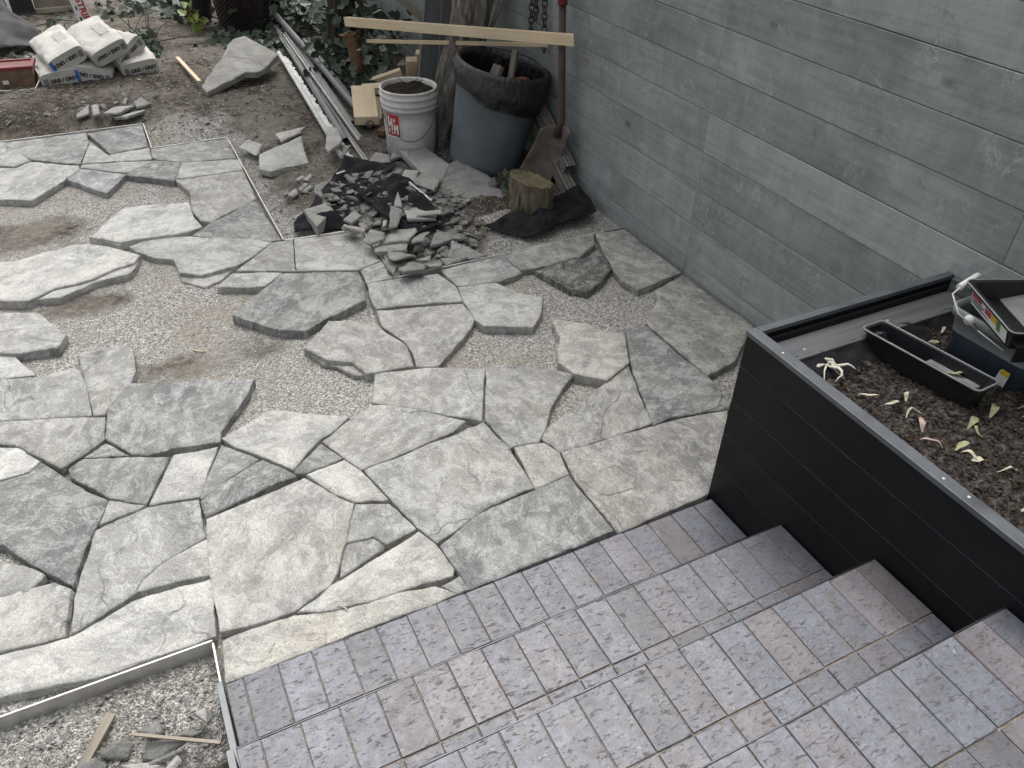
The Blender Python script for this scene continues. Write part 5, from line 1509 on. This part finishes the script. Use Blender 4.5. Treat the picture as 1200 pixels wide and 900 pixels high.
stp = tag(empty('wood_stump', (1.748, 3.235, -0.04)), 'rotting fibrous wood stump with mossy slanted top beside the shovel', 'stump')
m = MB(); n = 64; vs = []; H_ = 14
for j in range(H_ + 1):
    u = j / H_
    for k in range(n):
        t = 2 * math.pi * k / n
        rr = 0.113 * (1.06 - 0.10 * u) * (1 + 0.09 * noise.noise(Vector((math.cos(t) * 2, math.sin(t) * 2, 5))) + 0.07 * noise.noise(Vector((math.cos(t) * 9, math.sin(t) * 9, u * 0.8))) + 0.06 * noise.noise(Vector((math.cos(t) * 22, math.sin(t) * 22, u * 3))))
        x, y = rr * math.cos(t), rr * math.sin(t)
        top = 0.200 - 0.26 * x + 0.05 * y + 0.008 * noise.noise(Vector((math.cos(t) * 6, math.sin(t) * 6, 2)))
        vs.append((x, y, top * u))
m.add(vs, [(i * n + k, i * n + (k + 1) % n, (i + 1) * n + (k + 1) % n, (i + 1) * n + k) for i in range(H_) for k in range(n)], True); m.build('bark_shell', M['stump'], stp)
m = MB(); rim = vs[-n:]; m.add([(x * 0.98, y * 0.98, z - 0.003) for x, y, z in rim] + [(x * 0.5, y * 0.5, 0.200 - 0.13 * x + 0.025 * y - 0.012) for x, y, z in rim] + [(0, 0, 0.190)],
      [(k, (k + 1) % n, n + (k + 1) % n, n + k) for k in range(n)] + [(n + k, n + (k + 1) % n, 2 * n) for k in range(n)], True); m.build('cut_top', M['moss'], stp)

# ------------------------------------------------------------------ paper sacks
def sack(front, yaw, roll, pitch, label, flip, blue=None, redprint=False, W=0.240, Hh=0.108, L=0.42):
    e = tag(empty('paper_sack', front), label, 'sack', 'paper sacks stacked on the soil')
    e.rotation_mode = 'ZXY'; e.rotation_euler = (pitch, roll, yaw)
    m = MB(); n = 40; rows = 18; vs = []; sd = front[0] * 13 + front[2] * 7
    for j in range(rows + 1):
        v = j / rows
        bul = 1 + 0.16 * math.sin(math.pi * v) ** 0.7
        taper = 1.0 if v < 0.85 else 1 - 0.35 * ((v - 0.85) / 0.15) ** 2
        sq = 5.0 - 2.2 * math.sin(math.pi * v)
        for k in range(n):
            t = 2 * math.pi * k / n
            c, s = math.cos(t), math.sin(t)
            x = math.copysign(abs(c) ** (2 / sq), c) * W / 2 * (1 + 0.05 * math.sin(math.pi * v)) * (0.97 if j == 0 else 1)
            z = math.copysign(abs(s) ** (2 / sq), s) * Hh / 2 * bul * taper * (0.95 if j == 0 else 1)
            y = v * L
            wr = 0.006 * fbm(x * 16 + sd, y * 14, z * 16 + sd, 3) + 0.0035 * noise.noise(Vector((x * 40, y * 60, sd)))
            k_ = 0 if j == 0 else min(1, v * 6)
            vs.append((x + wr * k_ * c, y, z + wr * k_ * 1.6 * s))
    fs = [(i * n + k, i * n + (k + 1) % n, (i + 1) * n + (k + 1) % n, (i + 1) * n + k) for i in range(rows) for k in range(n)]
    m.add(vs, fs, True); m.add(vs[:n], [tuple(range(n))]); m.add(vs[-n:], [tuple(range(n))])
    e_top = e; e = m.build('sack_body', M['bag'], e_top)
    base = Matrix.Translation((0, -0.0015, 0)) @ Matrix.Rotation(R(90), 4, 'X')
    fl = Matrix.Rotation(R(180), 4, 'Z') if flip else Matrix.Identity(4)
    text_mesh('GRIS / GREY', 0.033, M['ink'], e, base @ fl @ Matrix.Translation((0.018, -0.004, 0)) @ Matrix.Scale(0.95, 4), 'lettering', 0.0016)
    sg = -1 if flip else 1
    m = MB(); y = -0.0015
    def q(x0, x1, z0, z1, mb): mb.add([(x0, y, z0), (x1, y, z0), (x1, y, z1), (x0, y, z1)], [(0, 1, 2, 3)])
    q(-0.088 * sg - 0.014, -0.088 * sg + 0.014, -0.022, 0.020, m); m.build('code_panel', M['inkgrey'], e)
    if blue is not None:
        m = MB(); q(blue * 0.103 - 0.012, blue * 0.103 + 0.010, -0.040, 0.040, m); m.build('blue_corner', M['inkblue'], e)
    # printed panels on top
    m = MB(); zt = Hh / 2 * 1.13 + 0.004
    m.add([(0.02, 0.12, zt), (0.085, 0.12, zt - 0.004), (0.085, 0.26, zt - 0.002), (0.02, 0.26, zt + 0.003)], [(0, 1, 2, 3)])
    m.build('print_panel', M['labelred'] if redprint else M['inkpale'], e)
    return e_top
sack((-0.222, 6.02, 0.062), R(4), R(-4), R(4), 'lower paper sack with blue corner beside the red-lidded tub', False, 1)
sack((-0.035, 6.02, 0.062), R(-8), R(12), R(5), 'lower middle paper sack tilted under two others', True)
sack((0.265, 6.04, 0.070), R(6), R(-5), R(6), 'lower paper sack with red print at the far side from the tub', False, None, True)
sack((-0.148, 6.04, 0.170), R(10), R(-19), R(11), 'upper paper sack with blue corner below the white carton', True, -1)
sack((0.112, 6.02, 0.195), R(14), R(-16), R(15), 'topmost paper sack resting against a neighbouring sack', True)
sack((0.236, 6.10, 0.165), R(24), R(-30), R(12), 'paper sack wedged steeply between the topmost and the red printed one', True)

# white carton marked STRIP
ct_ = tag(empty('white_carton', (0.045, 6.86, 0.0)), 'tall narrow white carton with red STRIP lettering leaning behind the sacks', 'carton')
ct_.rotation_euler = (R(-7), R(-7), R(8))
m = MB(); m.box((0, 0, 0.55), (0.088, 0.06, 1.1)); cb_ = m.build('carton_body', M['labelwhite'], ct_, 0.003)
text_mesh('STRIP', 0.062, M['labelred'], cb_, Matrix.Translation((0.008, -0.0315, 0.285)) @ Matrix.Rotation(R(90), 4, 'X') @ Matrix.Rotation(R(-90), 4, 'Z'), 'lettering', 0.0022)
m = MB(); m.box((-0.026, -0.0308, 0.225), (0.012, 0.001, 0.03)); m.box((-0.028, -0.0308, 0.30), (0.010, 0.001, 0.025)); m.build('small_print', M['ink'], cb_)

# tub with red lid
tb = tag(empty('lidded_tub', (-0.475, 6.12, 0.03)), 'small dusty plastic tub with red lid and white handle beside the sacks', 'tub')
tb.rotation_euler = (0, 0, R(-6))
m = MB(); w0, d0, w1, d1 = 0.105, 0.075, 0.120, 0.088
m.add([(-w0, -d0, 0), (w0, -d0, 0), (w0, d0, 0), (-w0, d0, 0), (-w1, -d1, 0.115), (w1, -d1, 0.115), (w1, d1, 0.115), (-w1, d1, 0.115)], [(3, 2, 1, 0), (4, 5, 6, 7), (0, 1, 5, 4), (1, 2, 6, 5), (2, 3, 7, 6), (3, 0, 4, 7)])
m.build('tub_body', M['bintub'], tb, 0.006)
m = MB(); 
for c, s in (((0, -0.085, 0.124), (0.256, 0.022, 0.022)), ((0, 0.085, 0.124), (0.256, 0.022, 0.022)), ((-0.117, 0, 0.1235), (0.022, 0.148, 0.022)), ((0.117, 0, 0.1235), (0.022, 0.148, 0.022))): m.box(c, s)
m.build('lid_rim', M['redpaint'], tb, 0.003)
m = MB(); m.box((0.0, 0, 0.121), (0.215, 0.15, 0.008)); m.build('lid_panel', M['binlid'], tb, 0.001)
m = MB(); m.add([(-0.07, -0.0822, 0.03), (-0.035, -0.0822, 0.03), (-0.035, -0.0842, 0.055), (-0.07, -0.0842, 0.055)], [(0, 1, 2, 3)]); m.build('label', M['labelwhite'], tb)
m = MB(); m.tube([(0.124, 0.0, 0.09), (0.145, -0.04, 0.045), (0.11, -0.13, 0.006), (0.0, -0.15, 0.004), (-0.12, -0.11, 0.006)], 0.006, 8); m.build('handle', M['whitevinyl'], tb)

# tarps and slab in the far corner
tag(cloth('dark_tarp', [(-1.25, 7.6, .42), (-0.52, 7.45, .34), (-0.28, 6.86, .07), (-0.80, 6.80, .10)], 36, 26, 0.075, 4.5, M['tarpdark'], 2.0, zf=gh), 'dark tarp sheet slumped over a heap behind the lidded tub', 'tarp')
tag(cloth('blue_tarp', [(-0.95, 7.95, .02), (-0.50, 7.92, .02), (-0.56, 8.05, .75), (-0.98, 8.10, .75)], 26, 26, 0.06, 8, M['tarpblue'], 6.0, zf=gh), 'crumpled bright blue tarp bundle behind the dark tarp', 'tarp')
tag(cloth('dark_drape', [(-0.49, 7.86, .02), (-0.33, 7.84, .02), (-0.35, 7.98, .75), (-0.52, 8.0, .75)], 14, 24, 0.03, 9, M['tarpdark'], 9.0, zf=gh), 'dark cloth hanging between the blue tarp and pale slab', 'cloth')
sl = tag(empty('leaning_slab', (-0.14, 7.95, 0.05)), 'weathered beige slab with a lower lip standing behind the white carton', 'slab'); sl.rotation_euler = (R(-12), 0, R(2))
m = MB(); m.box((0, 0, 0.30), (0.36, 0.06, 0.54)); m.build('slab_face', M['slabstone'], sl, 0.012)
m = MB(); m.box((0, -0.008, 0.014), (0.38, 0.085, 0.045)); m.build('slab_lip', M['slabstone'], sl, 0.010)

# woven planter and grey pot
wk = tag(empty('woven_planter', (1.165, 7.17, 0.02)), 'dark brown woven resin planter tapering to its foot', 'planter'); wk.rotation_euler = (R(2), R(3), R(-8))
m = MB(); n = 176; rows = 74; vs = []; HH = 0.56
for j in range(rows + 1):
    u = j / rows; half = 0.185 + 0.085 * u
    for k in range(n):
        t = 2 * math.pi * (k + 0.5) / n; c, s = math.cos(t), math.sin(t)
        rr = half / (abs(c) ** 7 + abs(s) ** 7) ** (1 / 7)
        ph = (k // 2 + j // 2) % 2
        rr += 0.0048 if (ph == 0 and j % 2 == 1) else (-0.004 if ph else 0.001)
        vs.append((rr * c, rr * s, HH * u))
m.add(vs, [(i * n + k, i * n + (k + 1) % n, (i + 1) * n + (k + 1) % n, (i + 1) * n + k) for i in range(rows) for k in range(n)]); m.build('woven_shell', M['wicker'], wk)
m = MB(); m.box((0, 0, 0.004), (0.36, 0.36, 0.012)); m.build('base', M['wicker'], wk)
m = MB(); m.box((0, 0, 0.50), (0.49, 0.49, 0.01)); m.build('soil_fill', M['soil'], wk)
gp = tag(empty('grey_pot', (0.86, 7.45, 0.02)), 'plain dark grey plant pot beside the woven planter', 'pot')
m = MB(); m.lathe([(0.0, 0.0), (0.10, 0.0), (0.108, 0.01), (0.14, 0.27), (0.155, 0.28), (0.158, 0.32), (0.145, 0.322), (0.138, 0.28), (0.0, 0.275)], 32); m.build('pot_body', M['greypot'], gp)
m = MB(); m.lathe([(0.137, 0.276), (0.07, 0.285), (0.0, 0.288)], 32); m.build('soil_fill', M['soil'], gp)

# ------------------------------------------------------------------ things on the planter
tr = tag(empty('black_trough', (1.708, 1.005, 0.512)), 'long narrow black plastic trough lying on the mulch', 'trough'); tr.rotation_euler = (R(-2), R(3), R(5.5))
def tub(mb, w, l, h, tap, t, n=9, flat=True, mi=0, rc=0.014):
    def ring(w_, l_, z):
        out = []
        for sx, sy, a0 in ((1, 1, 0), (-1, 1, 90), (-1, -1, 180), (1, -1, 270)):
            for k in range(n):
                a = R(a0 + 90 * k / (n - 1)); out.append((sx * (w_ / 2 - rc) + rc * math.cos(a), sy * (l_ / 2 - rc) + rc * math.sin(a), z))
        return out
    seq = [ring(w - tap, l - tap, 0), ring(w - tap * .8, l - tap * .8, 0.004), ring(w, l, h), ring(w + 0.012, l + 0.012, h), ring(w + 0.012, l + 0.012, h + 0.004), ring(w - 2 * t, l - 2 * t, h + 0.004), ring(w - tap - 2 * t, l - tap - 2 * t, t)]
    N = 4 * n; vs = [p for r_ in seq for p in r_]
    mb.add(vs, [(i * N + k, i * N + (k + 1) % N, (i + 1) * N + (k + 1) % N, (i + 1) * N + k) for i in range(len(seq) - 1) for k in range(N)], False, mi)
    mb.add(seq[0], [tuple(reversed(range(N)))], False, mi); mb.add(seq[-1], [tuple(range(N))], False, mi)
    return seq
m = MB(); sq = tub(m, 0.078, 0.325, 0.068, 0.018, 0.003); m.build('trough_shell', M['traydark'], tr)
m = MB(); m.tube([(p[0], p[1], 0.0725) for p in sq[4][::2]], 0.0028, 6, closed=True); m.build('rolled_rim', M['trayrim'], tr)
m = MB(); m.box((0, -0.068, 0.036), (0.064, 0.14, 0.022)); m.build('raised_floor', M['traygrey'], tr, 0.004)  # lighter grey block over one half of the trough floor

pl = tag(empty('clear_pail', (1.945, 0.955, 0.512)), 'cloudy square plastic pail with dark paint residue standing on the mulch', 'pail'); pl.rotation_euler = (0, 0, R(3))
def sring(hw, hl, z, rc, n=8):
    out = []
    for sx, sy, a0 in ((1, 1, 0), (-1, 1, 90), (-1, -1, 180), (1, -1, 270)):
        for k in range(n):
            a = R(a0 + 90 * k / (n - 1)); out.append((sx * (hw - rc) + rc * math.cos(a), sy * (hl - rc) + rc * math.sin(a), z))
    return out
def shell(rings, closed_bottom=True, smooth=True):
    mb = MB(); N = len(rings[0]); mb.add([p for r_ in rings for p in r_], [(i * N + k, i * N + (k + 1) % N, (i + 1) * N + (k + 1) % N, (i + 1) * N + k) for i in range(len(rings) - 1) for k in range(N)], smooth)
    if closed_bottom: mb.add(rings[0], [tuple(reversed(range(N)))])
    return mb
shell([sring(0.088, 0.098, 0.0, 0.022), sring(0.092, 0.102, 0.006, 0.024), sring(0.098, 0.110, 0.085, 0.028)]).build('stained_lower_wall', M['liquid'], pl)
shell([sring(0.0981, 0.1101, 0.085, 0.028), sring(0.104, 0.118, 0.128, 0.032), sring(0.111, 0.125, 0.130, 0.034), sring(0.112, 0.126, 0.153, 0.034), sring(0.106, 0.120, 0.155, 0.032), sring(0.100, 0.112, 0.14, 0.030), sring(0.095, 0.106, 0.09, 0.028)], False).build('pail_wall', M['pailwhite'], pl)
m = MB(); m.add(sring(0.095, 0.106, 0.092, 0.028), [tuple(range(32))]); m.build('paint_surface', M['liquid'], pl)
m = MB(); m.tube([(-0.113, 0.03, 0.128), (-0.150, 0.075, 0.165), (-0.135, 0.115, 0.196), (-0.07, 0.128, 0.205)], 0.0022, 6); m.tube([(-0.113, 0.03, 0.128), (-0.118, -0.05, 0.118)], 0.0022, 6); m.build('wire_handle', M['whitevinyl'], pl)
m = MB(); m.tube([(-0.10, 0.124, 0.201), (-0.015, 0.134, 0.208)], 0.0085, 12); m.build('handle_grip', M['labelwhite'], pl)
m = MB(); m.lathe([(0, 0.009), (0.012, 0.007), (0.014, 0.0)], 12, (0, 0, 0)); o = m.build('handle_ear', M['labelwhite'], pl, 0, (-0.112, 0.06, 0.142), (0, R(-90), 0))
m = MB(); y_ = -0.1085
m.add([(-0.097, -0.080, 0.010), (-0.0955, -0.050, 0.010), (-0.1005, -0.058, 0.060), (-0.1025, -0.085, 0.060)], [(0, 1, 2, 3)]); pl_lab = m.build('label', M['labelwhite'], pl, 0, (-0.0035, 0, 0))
m = MB(); m.add([(-0.1015, -0.083, 0.050), (-0.1000, -0.060, 0.050), (-0.1010, -0.062, 0.066), (-0.1030, -0.085, 0.066)], [(0, 1, 2, 3)]); m.build('label_band', M['inkyellow'], pl_lab, 0, (-0.0015, 0, 0))

ty = tag(empty('paint_tray', (1.920, 0.915, 0.672)), 'black plastic paint tray with printed label resting on the clear pail', 'paint tray'); ty.rotation_euler = (R(1.5), R(-1), R(-25))
m = MB()
rings = [sring(0.105, 0.100, 0.0, 0.012), sring(0.118, 0.110, 0.052, 0.014), sring(0.126, 0.118, 0.053, 0.016), sring(0.126, 0.118, 0.058, 0.016), sring(0.114, 0.106, 0.058, 0.014), sring(0.104, 0.098, 0.010, 0.012)]
mb = shell(rings, True, False); mb.add(rings[-1], [tuple(range(32))]); mb.build('tray_shell', M['traydark'], ty)
m = MB(); m.add([(-0.03, -0.098, 0.012), (0.105, -0.098, 0.045), (0.105, 0.098, 0.045), (-0.03, 0.098, 0.012), (-0.03, -0.098, 0.0105), (0.105, -0.098, 0.0105), (0.105, 0.098, 0.0105), (-0.03, 0.098, 0.0105)], [(0, 1, 2, 3), (4, 7, 6, 5), (0, 4, 5, 1), (1, 5, 6, 2), (2, 6, 7, 3), (3, 7, 4, 0)])
m.build('ramp', M['traygrey'], ty)
m = MB(); m.tube([(p[0], p[1], 0.0585) for p in rings[3][::2]], 0.0022, 6, closed=True); m.build('rolled_rim', M['trayrim'], ty)
def side_pt(yy, zz, off): return (-(0.105 + 0.013 * zz / 0.052) - off, yy, zz)
def sidequad(y0, y1, z0, z1, off, mat, name, par=None):
    m = MB(); m.add([side_pt(y0, z0, off), side_pt(y1, z0, off), side_pt(y1, z1, off), side_pt(y0, z1, off)], [(0, 1, 2, 3)]); return m.build(name, mat, par or ty)
ty_lab = sidequad(-0.088, 0.088, 0.008, 0.044, 0.0015, M['labelwhite'], 'label')
sidequad(0.035, 0.084, 0.034, 0.0435, 0.0024, M['labelred'], 'label_red_band', ty_lab)
sidequad(-0.012, 0.016, 0.026, 0.042, 0.0024, M['labelred'], 'label_red_mark', ty_lab)
sidequad(-0.040, -0.014, 0.026, 0.0435, 0.0024, M['inkyellow'], 'label_picture', ty_lab)
sidequad(-0.058, -0.042, 0.018, 0.0435, 0.0026, M['inkgreen'], 'label_green_mark', ty_lab)
m = MB()
for (a, b, z0, z1) in ((0.022, 0.082, 0.0275, 0.0315), (0.030, 0.082, 0.022, 0.0255), (0.0, 0.082, 0.016, 0.0195)):
    x_ = b
    rr_ = random.Random(int(a * 1000))
    while x_ > a:
        w_ = rr_.uniform(0.002, 0.0045)
        m.add([side_pt(x_ - w_, z0, .0025), side_pt(x_, z0, .0025), side_pt(x_, z1, .0025), side_pt(x_ - w_, z1, .0025)], [(0, 1, 2, 3)]); x_ -= w_ + 0.0012
m.build('label_small_print', M['ink'], ty_lab)
m = MB(); m.box((-0.085, -0.121, 0.030), (0.05, 0.03, 0.006)); m.box((-0.085, -0.134, 0.010), (0.05, 0.006, 0.045)); m.build('ladder_foot', M['traydark'], ty, 0.001)

# dried leaves, roots and pebbles on the mulch
def curl(name, x, y, L, w, ang, bend, mat, label, cat, group, seed, lift=0.012, z=None):
    r = random.Random(seed); m = MB(); n = 12; vs = []
    base = Vector((x, y, (z if z is not None else mulch_z(x, y)) + 0.004))
    a = ang; p = Vector((0, 0, 0)); cx = []
    for k in range(n + 1):
        u = k / n; ww = w * math.sin(math.pi * min(0.97, max(0.06, u))) ** 0.7
        dirv = Vector((math.cos(a), math.sin(a), 0)); sd = Vector((-dirv.y, dirv.x, 0))
        hz = lift * math.sin(math.pi * u) + 0.003 * math.sin(9 * u + seed)
        tilt = 0.7 * math.sin(seed + 4 * u)
        vs += [p + sd * ww * 0.5 + Vector((0, 0, hz + ww * 0.35 * tilt + 0.1 * ww)), p + Vector((0, 0, hz)), p - sd * ww * 0.5 + Vector((0, 0, hz - ww * 0.2 * tilt + 0.15 * ww))]
        p = p + dirv * (L / n); a += bend / n
    N = len(vs); fs = []
    for k in range(n):
        for q in (0, 1): fs.append((3 * k + q, 3 * k + q + 1, 3 * k + 4 + q, 3 * k + 3 + q))
    vs2 = [v + Vector((0, 0, 0.0012)) for v in vs]
    m.add(vs + vs2, fs + [tuple(reversed([i + N for i in f])) for f in fs], True)
    return tag(m.build(name, mat, None, 0, tuple(base)), label, cat, group)
LG = 'dried leaf curls scattered on the planter mulch'
DL = [(1.500, 1.010, .060, .006, -0.9, .5, 'straw'), (1.520, 0.945, .045, .012, -0.6, .4, 'straw'), (1.580, 0.935, .030, .010, 0.8, .8, 'straw'), (1.535, 0.890, .055, .006, 0.9, -2.2, 'straw'),
      (1.532, 0.838, .050, .016, 1.2, -1.0, 'leafpink'), (1.522, 0.775, .050, .010, 1.9, .5, 'leafpink'), (1.535, 0.752, .055, .014, 0.3, -.8, 'leafgreen'), (1.553, 0.700, .050, .008, 1.4, .6, 'straw'),
      (1.650, 0.765, .050, .006, 2.2, -2.6, 'leafgreen'), (1.572, 0.668, .050, .007, -0.7, .8, 'straw'), (1.960, 1.118, .060, .020, -0.2, .5, 'straw'), (1.782, 1.100, .030, .010, 1.7, .7, 'leafgreen'),
      (1.835, 1.095, .040, .012, -0.9, .9, 'leafgreen'), (1.503, 0.560, .055, .016, -0.4, .8, 'straw'), (1.515, 0.520, .06, .010, .6, -1.0, 'straw'), (1.815, 0.800, .090, .010, -0.3, .6, 'leafgreen'),
      (1.722, 0.805, .060, .018, 0.3, .6, 'leafgreen'), (1.640, 0.800, .050, .018, 0.2, .4, 'leafgreen'), (1.790, 0.770, .06, .014, -1.2, .7, 'leafgreen'), (1.545, 0.715, .030, .016, -.6, .2, 'straw'), (1.90, 1.105, .025, .008, .4, .3, 'straw')]
DLAB = {'straw': 'straw-coloured dried leaf curl lying on dark mulch', 'leafpink': 'faded pinkish dried leaf curl on dark mulch near the planter rim', 'leafgreen': 'withered green leaf strip on dark mulch around the trough'}
for i, (x, y, L, w, a, b, mk) in enumerate(DL):
    curl('dried_leaf', x, y, L, w, a, b, M[mk], DLAB[mk], 'leaf', LG + (' ' + mk if mk != 'straw' else ''), i + 1)
curl('dried_leaf', 1.722, 0.945, .05, .014, -0.9, .7, M['leafgreen'], 'yellow-green leaf lying inside the black trough', 'leaf', None, 40, 0.006, 0.558)
rt = tag(empty('root_clump', (1.50, 1.125, 0.525)), 'tangled clump of pale roots on the mulch in the planter corner', 'roots'); r_ = random.Random(5)
m = MB()
for k in range(7):
    a = r_.uniform(0, 6.28); pts = []; p = Vector((r_.uniform(-.02, .02), r_.uniform(-.015, .015), 0.012))
    for q in range(7):
        pts.append(p.copy()); a += r_.uniform(-.9, .9); p = p + Vector((math.cos(a) * .013, math.sin(a) * .013, r_.uniform(-.006, .007))); p.z = max(0.003, p.z)
    m.tube(pts, [0.0035, 0.005, 0.0045, 0.004, 0.003, 0.002, 0.001], 6)
m.build('root_knot', M['twine'], rt)
m = MB()
for a, L in ((-2.4, .075), (-1.5, .06), (0.2, .06), (2.9, .07)):
    m.tube([(0, 0, .01), (math.cos(a) * L * .5, math.sin(a) * L * .5 + .006, .012), (math.cos(a) * L, math.sin(a) * L, .004)], [.003, .002, .0008], 6)
m.build('root_tail', M['twine'], rt)
for i in range(14):
    x, y = rp.uniform(1.5, 1.72), rp.uniform(0.5, 0.98)
    P = [(x + rp.uniform(.006, .014) * math.cos(k * 1.05), y + rp.uniform(.005, .010) * math.sin(k * 1.05)) for k in range(6)]
    o = stone_thing('pebble', P, mulch_z(x, y) + 0.006, 0.010, (0.055, 0.047, 0.042), 400 + i, (0.1, 0), 0.006, 0.0006)
    tag(o, 'small brown-grey pebble lying on the planter mulch', 'pebble', 'pebbles on the planter mulch')
